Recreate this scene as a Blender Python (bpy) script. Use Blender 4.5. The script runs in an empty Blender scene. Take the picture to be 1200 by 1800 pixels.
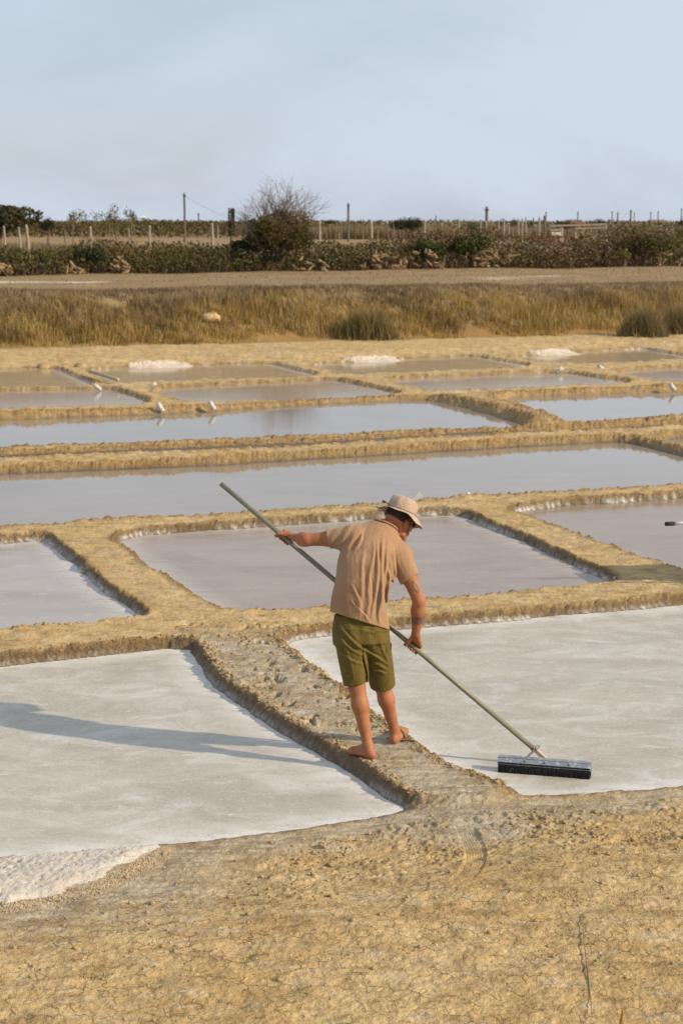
import bpy, math, random
import numpy as np
from mathutils import Vector, Matrix

random.seed(11)
RNG = np.random.default_rng(11)
scene = bpy.context.scene
COL = scene.collection
R_ = math.radians

# ------------------------------------------------------------------ camera
CAM_H, PITCH, FPX = 3.55, R_(9.69), 3000.0
cam_d = bpy.data.cameras.new('camera')
cam = bpy.data.objects.new('camera', cam_d)
COL.objects.link(cam)
cam.location = (0, 0, CAM_H)
cam.rotation_euler = (R_(90) - PITCH, 0, 0)
cam_d.sensor_fit = 'VERTICAL'
cam_d.sensor_height = 36
cam_d.sensor_width = 24
cam_d.lens = 60.0
cam_d.clip_start = 0.1
cam_d.clip_end = 9000
cam_d.dof.use_dof = True
cam_d.dof.focus_distance = 11.1
cam_d.dof.aperture_fstop = 5.0
scene.camera = cam

# ------------------------------------------------------------------ sky and sun
SUN_EL, SUN_AZ = R_(27.5), R_(111)          # azimuth clockwise from +Y
world = bpy.data.worlds.new('World')
scene.world = world
world.use_nodes = True
wn, wl = world.node_tree.nodes, world.node_tree.links
wn.clear()
w_out = wn.new('ShaderNodeOutputWorld')
w_bg = wn.new('ShaderNodeBackground')
w_bg.inputs['Strength'].default_value = 0.098
sky = wn.new('ShaderNodeTexSky')
sky.sky_type = 'NISHITA'
sky.sun_disc = False
sky.sun_elevation = SUN_EL
sky.sun_rotation = SUN_AZ
sky.altitude = 0
sky.air_density = 1.0
sky.dust_density = 1.4
sky.ozone_density = 2.0
# thin high cloud veil over the whole sky
tcw = wn.new('ShaderNodeTexCoord')
mpw = wn.new('ShaderNodeMapping')
mpw.inputs['Scale'].default_value = (1.6, 1.6, 3.6)
mpw.inputs['Rotation'].default_value = (R_(12), R_(-24), 0)
nzw = wn.new('ShaderNodeTexNoise')
nzw.inputs['Scale'].default_value = 2.3
nzw.inputs['Detail'].default_value = 7
nzw.inputs['Roughness'].default_value = 0.55
nzw.inputs['Distortion'].default_value = 0.5
rpw = wn.new('ShaderNodeValToRGB')
rpw.color_ramp.elements[0].position = 0.40
rpw.color_ramp.elements[0].color = (0.66, 0.66, 0.66, 1)
rpw.color_ramp.elements[1].position = 0.60
rpw.color_ramp.elements[1].color = (0.98, 0.98, 0.98, 1)
mxw = wn.new('ShaderNodeMix')
mxw.data_type = 'RGBA'
mxw.inputs['B'].default_value = (6.1, 6.8, 7.9, 1)
wl.new(tcw.outputs['Generated'], mpw.inputs['Vector'])
wl.new(mpw.outputs['Vector'], nzw.inputs['Vector'])
wl.new(nzw.outputs['Fac'], rpw.inputs['Fac'])
wl.new(rpw.outputs['Color'], mxw.inputs['Factor'])
wl.new(sky.outputs['Color'], mxw.inputs['A'])
wl.new(mxw.outputs['Result'], w_bg.inputs['Color'])
wl.new(w_bg.outputs['Background'], w_out.inputs['Surface'])

sun_d = bpy.data.lights.new('sun', 'SUN')
sun_d.energy = 5.0
sun_d.angle = R_(0.55)
sun_d.color = (1.0, 0.84, 0.62)
sun = bpy.data.objects.new('sun', sun_d)
COL.objects.link(sun)
SUN_DIR = Vector((math.sin(SUN_AZ) * math.cos(SUN_EL), math.cos(SUN_AZ) * math.cos(SUN_EL), math.sin(SUN_EL)))
sun.rotation_euler = SUN_DIR.to_track_quat('Z', 'Y').to_euler()
sun.location = (30, -15, 25)

scene.view_settings.view_transform = 'Standard'
scene.view_settings.look = 'None'
scene.view_settings.exposure = 0.10
scene.view_settings.gamma = 1.0
scene.view_settings.use_curve_mapping = False

# ------------------------------------------------------------------ measuring helpers
_F = np.array([0, math.cos(PITCH), -math.sin(PITCH)])
_U = np.array([0, math.sin(PITCH), math.cos(PITCH)])
def ray(px, py):
    return _F + np.array([1.0, 0, 0]) * (px - 600) / FPX + _U * (900 - py) / FPX
def G(px, py, z=0.0):
    """place on the level z that is seen at a point of the photograph"""
    d = ray(px, py)
    t = (z - CAM_H) / d[2]
    return np.array([d[0] * t, d[1] * t, z])
def at(px, py, Y):
    d = ray(px, py)
    t = Y / d[1]
    return np.array([d[0] * t, Y, CAM_H + d[2] * t])
def unit(v):
    v = np.asarray(v, float)
    return v / max(1e-9, np.linalg.norm(v))

# ------------------------------------------------------------------ noise in numpy
def vnoise(x, y, seed=0):
    xi, yi = np.floor(x), np.floor(y)
    fx, fy = x - xi, y - yi
    xi, yi = xi.astype(np.int64), yi.astype(np.int64)
    def h(a, b):
        n = (a * 374761393 + b * 668265263 + seed * 1442695041) & 0xffffffff
        n = ((n ^ (n >> 13)) * 1274126177) & 0xffffffff
        n = n ^ (n >> 16)
        return (n & 0xffff) / 32767.5 - 1.0
    u = fx * fx * fx * (fx * (fx * 6 - 15) + 10)
    v = fy * fy * fy * (fy * (fy * 6 - 15) + 10)
    a = h(xi, yi); b = h(xi + 1, yi); c = h(xi, yi + 1); d = h(xi + 1, yi + 1)
    return (a + (b - a) * u) * (1 - v) + (c + (d - c) * u) * v
def fbm(x, y, sc, octv=4, seed=0, gain=0.5):
    s = np.zeros_like(x); amp = 1.0; tot = 0
    for o in range(octv):
        ca, sa = math.cos(0.6 * o + seed), math.sin(0.6 * o + seed)
        s += amp * vnoise((x * ca - y * sa) * sc + 17.3 * o, (x * sa + y * ca) * sc - 9.1 * o, seed + o)
        tot += amp; amp *= gain; sc *= 2.03
    return s / tot
def sstep(a, b, x):
    t = np.clip((x - a) / (b - a), 0, 1)
    return t * t * (3 - 2 * t)

# ------------------------------------------------------------------ objects
ORG = {}
def tag(o, label=None, cat=None, group=None, kind=None):
    if label: o['label'] = label
    if cat: o['category'] = cat
    if group: o['group'] = group
    if kind: o['kind'] = kind
    return o
def thing(name, base, label, cat, group=None):
    o = bpy.data.objects.new(name, None)
    o.empty_display_size = 0.1
    COL.objects.link(o)
    o.location = tuple(base)
    ORG[o] = np.array(base, float)
    return tag(o, label, cat, group)
def link_mesh(name, me, mat, parent=None, smooth=False):
    if mat is not None: me.materials.append(mat)
    o = bpy.data.objects.new(name, me)
    COL.objects.link(o)
    if parent is not None:
        o.parent = parent
        ORG[o] = ORG.get(parent, np.zeros(3))
    else:
        ORG[o] = np.zeros(3)
    if smooth:
        me.polygons.foreach_set('use_smooth', np.ones(len(me.polygons), bool))
    return o
def mesh_np(name, V, Fq, mat=None, parent=None, smooth=False, attrs=None, base=None):
    """V (n,3) world coords, Fq (m,k) faces of one size, attrs {name:(n,3|4)} point colours"""
    V = np.asarray(V, np.float64)
    org = ORG.get(parent, np.zeros(3)) if parent is not None else (np.zeros(3) if base is None else np.asarray(base, float))
    V = (V - org).astype(np.float32)
    me = bpy.data.meshes.new(name)
    if isinstance(Fq, np.ndarray):
        n, m, k = len(V), len(Fq), Fq.shape[1]
        me.vertices.add(n); me.vertices.foreach_set('co', V.ravel())
        me.loops.add(m * k); me.loops.foreach_set('vertex_index', np.ascontiguousarray(Fq, np.int32).ravel())
        me.polygons.add(m)
        me.polygons.foreach_set('loop_start', np.arange(0, m * k, k, dtype=np.int32))
        me.update(calc_edges=True)
    else:
        me.from_pydata([tuple(v) for v in V], [], [tuple(f) for f in Fq])
        me.update()
    for an, av in (attrs or {}).items():
        av = np.asarray(av, np.float32)
        if av.shape[1] == 3: av = np.hstack([av, np.ones((len(av), 1), np.float32)])
        a = me.attributes.new(an, 'FLOAT_COLOR', 'POINT')
        a.data.foreach_set('color', np.ascontiguousarray(av).ravel())
    o = link_mesh(name, me, mat, parent, smooth)
    if parent is None and base is not None:
        o.location = tuple(org); ORG[o] = org
    return o

class MB:
    """collects simple shapes into one mesh"""
    def __init__(s): s.v = []; s.f = []; s.c = []
    def add(s, vs, fs, col=None):
        n = len(s.v)
        s.v += [tuple(map(float, v)) for v in vs]
        s.f += [tuple(i + n for i in f) for f in fs]
        if col is not None: s.c += [tuple(col)] * len(vs)
        return s
    def box(s, c, ax, ay, az, hx, hy, hz, bev=0.0):
        c = np.asarray(c, float); ax, ay, az = unit(ax), unit(ay), unit(az)
        vs, fs = [], []
        if bev <= 0:
            for k in (-1, 1):
                for j in (-1, 1):
                    for i in (-1, 1):
                        vs.append(c + ax * hx * i + ay * hy * j + az * hz * k)
            fs = [(0, 2, 3, 1), (4, 5, 7, 6), (0, 1, 5, 4), (2, 6, 7, 3), (0, 4, 6, 2), (1, 3, 7, 5)]
        else:
            b = bev
            ring = [(hx, hy - b), (hx - b, hy), (-hx + b, hy), (-hx, hy - b), (-hx, -hy + b), (-hx + b, -hy), (hx - b, -hy), (hx, -hy + b)]
            lv = [(-hz, b), (-hz + b, 0), (hz - b, 0), (hz, b)]
            for z, ins in lv:
                for (x, y) in ring:
                    sx = 1 - ins / hx if ins else 1; sy = 1 - ins / hy if ins else 1
                    vs.append(c + ax * x * sx + ay * y * sy + az * z)
            for L in range(3):
                for i in range(8):
                    j = (i + 1) % 8
                    fs.append((L * 8 + i, L * 8 + j, L * 8 + 8 + j, L * 8 + 8 + i))
            fs.append(tuple(range(7, -1, -1))); fs.append(tuple(range(24, 32)))
        return s.add(vs, fs)
    def tube(s, pts, rad, n=8, cap=True, col=None, sq=None):
        pts = [np.asarray(p, float) for p in pts]
        if not hasattr(rad, '__len__'): rad = [rad] * len(pts)
        vs, fs = [], []
        ref = None
        for i, p in enumerate(pts):
            t = unit(pts[min(i + 1, len(pts) - 1)] - pts[max(i - 1, 0)])
            if ref is None:
                ref = np.array([0, 0, 1.0]) if abs(t[2]) < 0.9 else np.array([1.0, 0, 0])
            a = unit(ref - t * np.dot(ref, t)); b = np.cross(t, a); ref = a
            for k in range(n):
                an = 2 * math.pi * k / n
                vs.append(p + rad[i] * (a * math.cos(an) + b * math.sin(an)))
        for i in range(len(pts) - 1):
            for k in range(n):
                k2 = (k + 1) % n
                fs.append((i * n + k, i * n + k2, i * n + n + k2, i * n + n + k))
        if cap:
            fs.append(tuple(range(n - 1, -1, -1)))
            m = (len(pts) - 1) * n
            fs.append(tuple(range(m, m + n)))
        return s.add(vs, fs, col)
    def build(s, name, mat, parent=None, smooth=False, base=None):
        at_ = {'col': np.array(s.c)} if len(s.c) == len(s.v) and s.c else None
        return mesh_np(name, np.array(s.v), s.f, mat, parent, smooth, at_, base)

# ------------------------------------------------------------------ materials
class NT:
    def __init__(s, name):
        s.m = bpy.data.materials.new(name); s.m.use_nodes = True
        s.t = s.m.node_tree; s.n = s.t.nodes; s.l = s.t.links
        s.b = s.n['Principled BSDF']
    def new(s, typ, **kw):
        n = s.n.new(typ)
        for k, v in kw.items(): setattr(n, k, v)
        return n
    def put(s, sock, v):
        if hasattr(v, 'links') or isinstance(v, bpy.types.NodeSocket): s.l.new(v, sock)
        else:
            if isinstance(v, (tuple, list)) and len(v) == 3 and sock.type == 'RGBA': v = (*v, 1)
            sock.default_value = v
    def pos(s):
        return s.new('ShaderNodeTexCoord').outputs['Object']
    def noise(s, vec, scale, detail=4, rough=0.55, dist=0.0, col=False):
        n = s.new('ShaderNodeTexNoise')
        s.put(n.inputs['Vector'], vec); n.inputs['Scale'].default_value = scale
        n.inputs['Detail'].default_value = detail; n.inputs['Roughness'].default_value = rough
        n.inputs['Distortion'].default_value = dist
        return n.outputs['Color' if col else 'Fac']
    def mapr(s, v, a, b, c=0.0, d=1.0, smooth=False):
        n = s.new('ShaderNodeMapRange')
        if smooth: n.interpolation_type = 'SMOOTHSTEP'
        s.put(n.inputs['Value'], v)
        for k, x in zip(('From Min', 'From Max', 'To Min', 'To Max'), (a, b, c, d)): n.inputs[k].default_value = x
        return n.outputs['Result']
    def mix(s, fac, a, b, mode='MIX'):
        n = s.new('ShaderNodeMix', data_type='RGBA', blend_type=mode)
        s.put(n.inputs['Factor'], fac); s.put(n.inputs['A'], a); s.put(n.inputs['B'], b)
        return n.outputs['Result']
    def math(s, op, a, b=0.0, c=None):
        n = s.new('ShaderNodeMath', operation=op)
        s.put(n.inputs[0], a); s.put(n.inputs[1], b)
        if c is not None: s.put(n.inputs[2], c)
        return n.outputs[0]
    def attr(s, name):
        n = s.new('ShaderNodeAttribute'); n.attribute_name = name
        sp = s.new('ShaderNodeSeparateColor'); s.l.new(n.outputs['Color'], sp.inputs['Color'])
        return n.outputs['Color'], sp.outputs[0], sp.outputs[1], sp.outputs[2]
    def bump(s, h, dist=0.01, strength=1.0, nrm=None):
        n = s.new('ShaderNodeBump')
        s.put(n.inputs['Height'], h); n.inputs['Distance'].default_value = dist; n.inputs['Strength'].default_value = strength
        if nrm is not None: s.l.new(nrm, n.inputs['Normal'])
        return n.outputs['Normal']
    def scaled(s, vec, sx, sy, sz):
        n = s.new('ShaderNodeMapping'); s.put(n.inputs['Vector'], vec); n.inputs['Scale'].default_value = (sx, sy, sz)
        return n.outputs['Vector']
    def out(s, color=None, rough=None, normal=None, spec=None, metal=None, ior=None):
        b = s.b.inputs
        for k, v in (('Base Color', color), ('Roughness', rough), ('Normal', normal), ('Specular IOR Level', spec), ('Metallic', metal), ('IOR', ior)):
            if v is not None: s.put(b[k], v)
        return s.m

def simple_mat(name, a, b, scale=20, rough=0.7, bump=0.0, bscale=60, metal=0.0, spec=0.3):
    t = NT(name); p = t.pos()
    c = t.mix(t.mapr(t.noise(p, scale), 0.3, 0.7), a, b)
    nr = t.bump(t.noise(p, bscale, 3), bump) if bump else None
    return t.out(c, rough, nr, spec, metal)
# ------------------------------------------------------------------ salt pans: outlines measured on the photograph, laid out on the ground
# third value 1: the point is the crest of the dike that hides the water's edge
PANS = [
 dict(key='near_left', hc=.085, w=.09, mat='brine_white', step=.07, salt=.5, label='wide pale salt pan left of the man, crossed by his shadow',
  p=[(-450,1213,0),(0,1172,0),(180,1153,0),(325,1138,0),(340,1158,0),(370,1200,0),(430,1246,0),(500,1292,0),(580,1340,0),(640,1378,0),(690,1408,0),(722,1424,0),
     (690,1431,0),(560,1456,0),(420,1473,0),(290,1487,0),(150,1500,0),(0,1512,0),(-450,1550,0)]),
 dict(key='near_right', hc=.085, w=.13, mat='brine_white', step=.07, salt=.7, label='wide pale salt pan right of the man, where the broom lies',
  p=[(520,1122,0),(700,1107,0),(860,1093,0),(1200,1064,0),(1700,1020,0),(1700,1335,0),(1200,1384,0),(1060,1398,0),(930,1404,0),(890,1395,0),(840,1368,0),
     (790,1332,1),(715,1285,1),(660,1243,1),(610,1200,1),(560,1165,1),(500,1124,1)]),
 dict(key='mid_left', hc=.085, w=.10, mat='brine_pale', step=.09, salt=.8, label='small bluish grey pan at the left edge behind the near pan',
  p=[(-300,975,0),(0,957,0),(60,950,0),(88,952,0),(110,975,0),(150,1010,0),(200,1052,0),(248,1084,0),(240,1086,1),(0,1108,1),(-400,1145,1)]),
 dict(key='mid_centre', hc=.085, w=.10, mat='brine_grey', step=.09, salt=1.0, label='grey pan with white salt rim behind the man\'s shoulders',
  p=[(225,943,0),(500,924,0),(700,910,0),(800,904,0),(840,920,0),(900,946,0),(1000,992,0),(1070,1022,0),(1065,1024,1),(850,1046,1),(560,1068,1),(410,1078,1),
     (360,1052,1),(290,1008,1),(235,968,1),(208,948,1)]),
 dict(key='mid_right', hc=.085, w=.10, mat='brine_brown', step=.12, salt=.9, label='brown grey pan at the right edge beneath the wheelbarrow grip',
  p=[(912,897,0),(1000,889,0),(1200,876,0),(1700,842,0),(1700,965,1),(1230,1010,1),(1200,1003,1),(1050,950,1),(960,915,1),(905,896,1)]),
 dict(key='pond_long', hn=.075, hc=.115, w=.22, mat='pond', step=.16, salt=.12, label='long mirror-like grey pond stretching across behind the man\'s hat',
  p=[(-700,870,0),(0,834,0),(300,823,0),(700,799,0),(1000,781,0),(1095,777,0),(1140,788,0),(1200,803,0),(1330,838,0),(1330,840,1),(1200,849,1),(850,868,1),
     (600,886,1),(300,906,1),(0,922,1),(-700,968,1)]),
 dict(key='pond_corner', hc=.12, w=.22, mat='pond', step=.2, salt=.1, label='sliver of pond at the right edge beyond the long pond\'s dike',
  p=[(1175,771,0),(1500,753,0),(1800,795,1),(1440,830,1),(1245,789,1),(1165,772,1)]),
 dict(key='channel', hc=.10, w=.25, mat='pond', step=.16, salt=.0, label='narrow feeder channel of water between two dikes at the right',
  p=[(880,763,0),(1000,757,0),(1200,747,0),(1700,722,0),(1700,731,0),(1200,754,0),(1000,766,0),(900,769,0)]),
 dict(key='ditch', hc=.11, w=.3, mat=None, step=.2, salt=.0, floor=.06, label='',
  p=[(-700,836,0),(0,809,0),(600,783,0),(870,765,0),(870,770,0),(600,788,0),(0,815,0),(-700,843,0)]),
 dict(key='pond_back', hn=.085, hc=.18, w=.45, mat='pond', step=.2, salt=.0, label='long pale blue pond reflecting the sky behind the double dike',
  p=[(-700,772,0),(0,739,0),(300,728,0),(600,709,0),(740,703,0),(770,708,0),(850,726,0),(925,748,0),(905,748,1),(600,761,1),(300,774,1),(0,784,1),(-700,812,1)]),
 dict(key='pond_right', hn=.085, hc=.18, w=.4, mat='pond', step=.2, salt=.0, label='pale blue pond at the right edge beyond the thick slanting dike',
  p=[(900,698,0),(1200,688,0),(1700,665,0),(1700,700,1),(1200,728,1),(1010,741,1),(950,722,1),(885,702,1)]),
 dict(key='a0', hc=.075, hn=.075, w=.16, mat='brine_far', step=.25, salt=.1, label='grey far pan at the left edge just beyond the pale blue pond',
  p=[(-500,704,0),(0,688,0),(150,685,0),(192,684,0),(225,694,0),(258,706,0),(250,709,1),(0,716,1),(-500,733,1)]),
 dict(key='a1', hc=.075, hn=.075, w=.16, mat='brine_far', step=.25, salt=.1, label='grey far pan just behind the two white outlet pipes',
  p=[(285,683,0),(450,675,0),(585,668,0),(640,679,0),(695,691,0),(690,693,1),(530,701,1),(345,706,1),(310,697,1),(272,685,1)]),
 dict(key='a2', hc=.075, hn=.075, w=.16, mat='brine_far', step=.25, salt=.2, label='grey far pan right of centre in the nearer far row',
  p=[(700,667,0),(850,660,0),(985,655,0),(1040,663,0),(1105,671,0),(1095,673,1),(900,681,1),(765,687,1),(730,678,1),(688,668,1)]),
 dict(key='a3', hc=.075, hn=.075, w=.16, mat='brine_far', step=.25, salt=.1, label='grey far pan at the right edge in the nearer far row',
  p=[(1100,652,0),(1200,646,0),(1500,630,0),(1500,652,1),(1200,668,1),(1175,670,1),(1130,661,1),(1090,653,1)]),
 dict(key='b0', hc=.065, hn=.06, w=.14, mat='brine_olive', step=.25, salt=.5, label='olive brown farthest pan at the left edge',
  p=[(-500,662,0),(0,650,0),(95,648,0),(130,662,0),(162,675,0),(150,677,1),(0,679,1),(-500,690,1)]),
 dict(key='b1', hc=.065, hn=.06, w=.14, mat='brine_olive', step=.25, salt=.5, label='olive brown farthest pan below the left white salt heap',
  p=[(170,651,0),(230,647,0),(350,643,0),(475,640,0),(515,650,0),(555,659,0),(545,661,1),(350,668,1),(205,673,1),(185,664,1),(158,652,1)]),
 dict(key='b2', hc=.065, hn=.06, w=.14, mat='brine_olive', step=.25, salt=.6, label='olive brown farthest pan below the middle white salt heap',
  p=[(560,641,0),(700,633,0),(835,627,0),(880,635,0),(930,643,0),(920,644,1),(740,652,1),(610,657,1),(580,649,1),(552,641,1)]),
 dict(key='b3', hc=.065, hn=.06, w=.14, mat='brine_olive', step=.25, salt=.6, label='olive brown farthest pan below the right white salt heap',
  p=[(910,628,0),(1020,620,0),(1125,614,0),(1165,620,0),(1210,627,0),(1200,629,1),(1100,636,1),(1000,640,1),(950,634,1),(900,628,1)]),
 dict(key='b4', hc=.065, hn=.06, w=.14, mat='brine_olive', step=.25, salt=.5, label='olive brown farthest pan at the right edge',
  p=[(1205,616,0),(1400,606,0),(1400,620,1),(1285,629,1),(1235,622,1),(1197,617,1)]),
]
for P in PANS:
    q = np.array([G(a, b, P.get('hn', P['hc'] * .7) * c)[:2] for a, b, c in P['p']])
    # round the corners a little
    o = []
    for i in range(len(q)):
        a, b = q[i], q[(i + 1) % len(q)]
        L = np.linalg.norm(b - a); t = min(.25, .12 / max(L, 1e-6) * (1 + .02 * b[1] ** 1))
        o += [a + (b - a) * t, b + (a - b) * t]
    P['poly'] = np.array(o)

def poly_sd(P, x, y):
    """signed distance, negative inside"""
    d2 = np.full(x.shape, 1e9); ins = np.zeros(x.shape, bool)
    n = len(P)
    for i in range(n):
        ax, ay = P[i]; bx, by = P[(i + 1) % n]
        ex, ey = bx - ax, by - ay
        wx, wy = x - ax, y - ay
        t = np.clip((wx * ex + wy * ey) / max(1e-12, ex * ex + ey * ey), 0, 1)
        d2 = np.minimum(d2, (wx - ex * t) ** 2 + (wy - ey * t) ** 2)
        c = ((ay > y) != (by > y))
        with np.errstate(divide='ignore', invalid='ignore'):
            xc = ex * (y - ay) / (ey if abs(ey) > 1e-12 else 1e-12) + ax
        ins ^= c & (x < xc)
    d = np.sqrt(d2)
    return np.where(ins, -d, d)

_fg = np.array([G(a, b)[:2] for a, b in ((-900,1590),(-450,1550),(0,1512),(290,1487),(560,1456),(722,1426),(930,1404),(1060,1398),(1200,1384),(1700,1335))])
_dk = np.array([G(a, b, .1)[:2] for a, b in ((400,1100),(500,1190),(600,1262),(700,1340),(800,1420))])
_tr = np.array([G(a, b, .06)[:2] for a, b in ((808,1436),(826,1470),(836,1500),(834,1530),(822,1558),(800,1585))])
for _ in range(3):
    _tr = np.concatenate([_tr[:1], np.stack([.75 * _tr[:-1] + .25 * _tr[1:], .25 * _tr[:-1] + .75 * _tr[1:]], 1).reshape(-1, 2), _tr[-1:]])
BANK_Y, BANK_M, BANK_H, BANK_W = 48.4, .337, 1.42, 3.4
def polyline_d(L, x, y):
    best = np.full(x.shape, 1e9); lat = np.zeros(x.shape)
    for i in range(len(L) - 1):
        ax, ay = L[i]; bx, by = L[i + 1]; ex, ey = bx - ax, by - ay
        t = np.clip(((x - ax) * ex + (y - ay) * ey) / (ex * ex + ey * ey), 0, 1)
        dx, dy = x - ax - ex * t, y - ay - ey * t
        d = np.hypot(dx, dy); sgn = np.sign(ex * dy - ey * dx)
        lat = np.where(d < best, d * sgn, lat); best = np.minimum(best, d)
    return best, lat

def terrain(x, y, full=False):
    sh = x.shape; x = x.ravel().astype(float); y = y.ravel().astype(float)
    N = len(x)
    near = y < 60
    e1 = np.zeros(N); e2 = np.zeros(N); e3 = np.zeros(N)
    xn, yn = x[near], y[near]
    e1[near] = fbm(xn, yn, 1.7, 3, 3); e2[near] = fbm(xn, yn, 8, 3, 5); e3[near] = fbm(xn, yn, 30, 2, 9)
    fgy = np.interp(x, _fg[:, 0], _fg[:, 1])
    fg = sstep(.12, -.22, y - fgy)
    z = np.full(N, .16); dmin = np.full(N, 9.0); salt = np.zeros(N); rim = np.zeros(N)
    for P in PANS:
        q = P['poly']; lo = q.min(0) - 2.2; hi = q.max(0) + 2.2
        k = np.where((x > lo[0]) & (x < hi[0]) & (y > lo[1]) & (y < hi[1]))[0]
        if not len(k): continue
        scale = np.clip(y[k] / 12, .8, 3.2)
        d = poly_sd(q, x[k], y[k])
        rough = 1 - .55 * fg[k]
        d = d + (.045 * e1[k] + .010 * e2[k] + .004 * e3[k]) * np.minimum(scale, 1.8) * rough
        g = fg[k] if P['key'].startswith('near') else 0
        w = P['w'] * (1 - g) + .55 * g
        hc = P['hc'] * (1 - g) + .055 * g
        fl = P.get('floor', -.05)
        t = np.clip(d / w, 0, 1)
        up = np.where(g > .5, t * (2 - t), 1 - (1 - t) ** 2.2) if not np.isscalar(g) else 1 - (1 - t) ** 2.2
        zi = np.where(d > 0, fl * 0 + hc * up + .12 * np.maximum(0, d - .7), fl * sstep(0, .25, -d))
        if 'floor' in P: zi = fl + np.where(d > 0, (hc - fl) * up + .12 * np.maximum(0, d - .7), 0)
        zi = zi + np.where(d > 0, (1 - g) * .022 * np.exp(-((d - w * 1.15) / (w * .55)) ** 2) * (.5 + e2[k]), 0)
        z[k] = np.minimum(z[k], zi)
        dmin[k] = np.minimum(dmin[k], d)
        sw = .013 * np.clip(y[k] / 14, 1, 3)
        s_ = P['salt'] * np.exp(-((d - .008) / sw) ** 2) * np.clip(.45 + 1.0 * e1[k] + .5 * e3[k], 0, 1.1) * (1 - .5 * fg[k])
        salt[k] = np.maximum(salt[k], s_)
        rim[k] = np.maximum(rim[k], np.exp(-((d - w * .55) / (w * .5)) ** 2) * (1 - g))
    # uneven tops
    on = sstep(.05, .25, dmin)
    z += np.where(near, on * (.010 * e1 + .008 * e2) * np.clip(y / 12, 1, 2.5), 0)
    z += np.where(near, sstep(0, .06 + .2 * fg, dmin) * .0045 * e3, 0)
    z += np.where(near, np.clip(rim, 0, 1) * (.016 * e3 + .018 * e2 * sstep(26, 16, y)) * sstep(.0, .03, dmin) * np.clip(y / 16, .8, 2), 0)
    # trampled clods on the man's dike and along the foreground
    dk, _ = polyline_d(_dk[:3], x, y)
    clodA = sstep(.62, .3, dk) * (1 - fg) * sstep(.04, .12, dmin)
    back = fgy - y
    leftcut = sstep(G(330, 1560)[0], G(560, 1480)[0], x)
    clodB = sstep(.22, .42, back) * sstep(1.75, .95, back + .45 * e1) * leftcut
    tr, lat = polyline_d(_tr, x, y)
    tread = sstep(.066, .050, tr) * sstep(_tr[0, 1] + .02, _tr[0, 1] - .25, y) * sstep(_tr[-1, 1] - .02, _tr[-1, 1] + .25, y)
    clodB = clodB * (1 - tread)
    ckn = np.zeros(N); m = y < 20
    ckn[m] = fbm(x[m], y[m], 9, 3, 21)
    ck2 = np.zeros(N); ck2[m] = fbm(x[m], y[m], 26, 3, 31)
    ck3 = np.zeros(N); ck3[m] = fbm(x[m], y[m], 5.0, 2, 41)
    patch = sstep(-.15, .35, ck3)
    z += clodA * (.012 * sstep(.2, .7, ckn + .35 * ck2) * patch - .045 * sstep(-.34, -.58, ckn + .2 * ck2) + .006 * ck2 * patch)
    clodB = clodB * (.25 + .75 * sstep(-.25, .35, ck3))
    z += clodB * (.015 * sstep(.1, .5, ck2 + .45 * ckn) - .026 * sstep(-.28, -.58, ck2 + .5 * ck3))
    flat = np.where(m, fg * (1 - clodB) * (1 - tread), 0)
    z += flat * (.010 * ck3 + .0045 * np.abs(ck2) * sstep(.4, .9, back)) - tread * .010
    # bank, plateau and the land beyond
    bn = np.zeros(N); mid = (y > 35) & (y < 140)
    bn[mid] = fbm(x[mid], y[mid], .35, 4, 13)
    b = y - BANK_Y - BANK_M * x + .55 * bn
    bank = sstep(0, BANK_W, b)
    z = z * (1 - bank) + (.11 + BANK_H) * bank + np.where(mid, .10 * bn * bank, 0)
    z += np.where(mid, .05 * sstep(-2.5, -.2, b) * (1 - bank), 0)
    far = np.zeros(N); fm = y > 60
    far[fm] = fbm(x[fm], y[fm], .02, 3, 8)
    z += far * .12 * sstep(60, 120, y)
    if not full: return z.reshape(sh)
    wet = sstep(.11 + .03 * e2, .01, dmin) * sstep(40, 16, y) * (1 - .6 * fg) + .6 * sstep(.06, 0, dmin) * sstep(16, 30, y)
    dkw, _ = polyline_d(_dk, x, y)
    grey = np.maximum(sstep(.75, .3, dkw) * sstep(_dk[0, 1] + .3, _dk[0, 1] - .8, y),
                      fg * sstep(.75, .15, back + .3 * e1))
    grey = np.maximum(grey, fg * sstep(G(620, 1560)[0], G(60, 1600)[0], x + .5 * e1) * sstep(1.9, .7, back))
    veg = sstep(-.5, .4, b)
    tk = G(100, 496, 1.53); tkl = y - tk[1] - .02 * (x - tk[0])
    track = np.exp(-((tkl + .5 * bn) / .8) ** 2) * sstep(G(230, 496, 1.53)[0], G(150, 496, 1.53)[0], x)
    t2 = G(870, 490, 1.53); track = np.maximum(track, .8 * np.exp(-(((y - t2[1]) + .5 * bn) / .8) ** 2) * np.exp(-((x - t2[0]) / 1.1) ** 2))
    t3 = G(960, 485, 1.53); track = np.maximum(track, .6 * np.exp(-(((y - t3[1]) + .5 * bn) / .8) ** 2) * np.exp(-((x - t3[0]) / .9) ** 2))
    crack = fg * sstep(.55, 1.0, back + .25 * ck3) * (1 - .75 * clodB) * (1 - tread)
    foot = sstep(-.2, .25, b) * sstep(1.5, .5, b)
    a1 = np.stack([wet, np.clip(salt, 0, 1), np.clip(grey, 0, 1)], 1)
    a2 = np.stack([veg, np.clip(track, 0, 1), crack], 1)
    a3 = np.stack([tread, lat, np.maximum(rim * sstep(.0, .03, z) * (1 - veg), foot)], 1)
    return z.reshape(sh), a1, a2, a3, dmin.reshape(sh)

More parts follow.
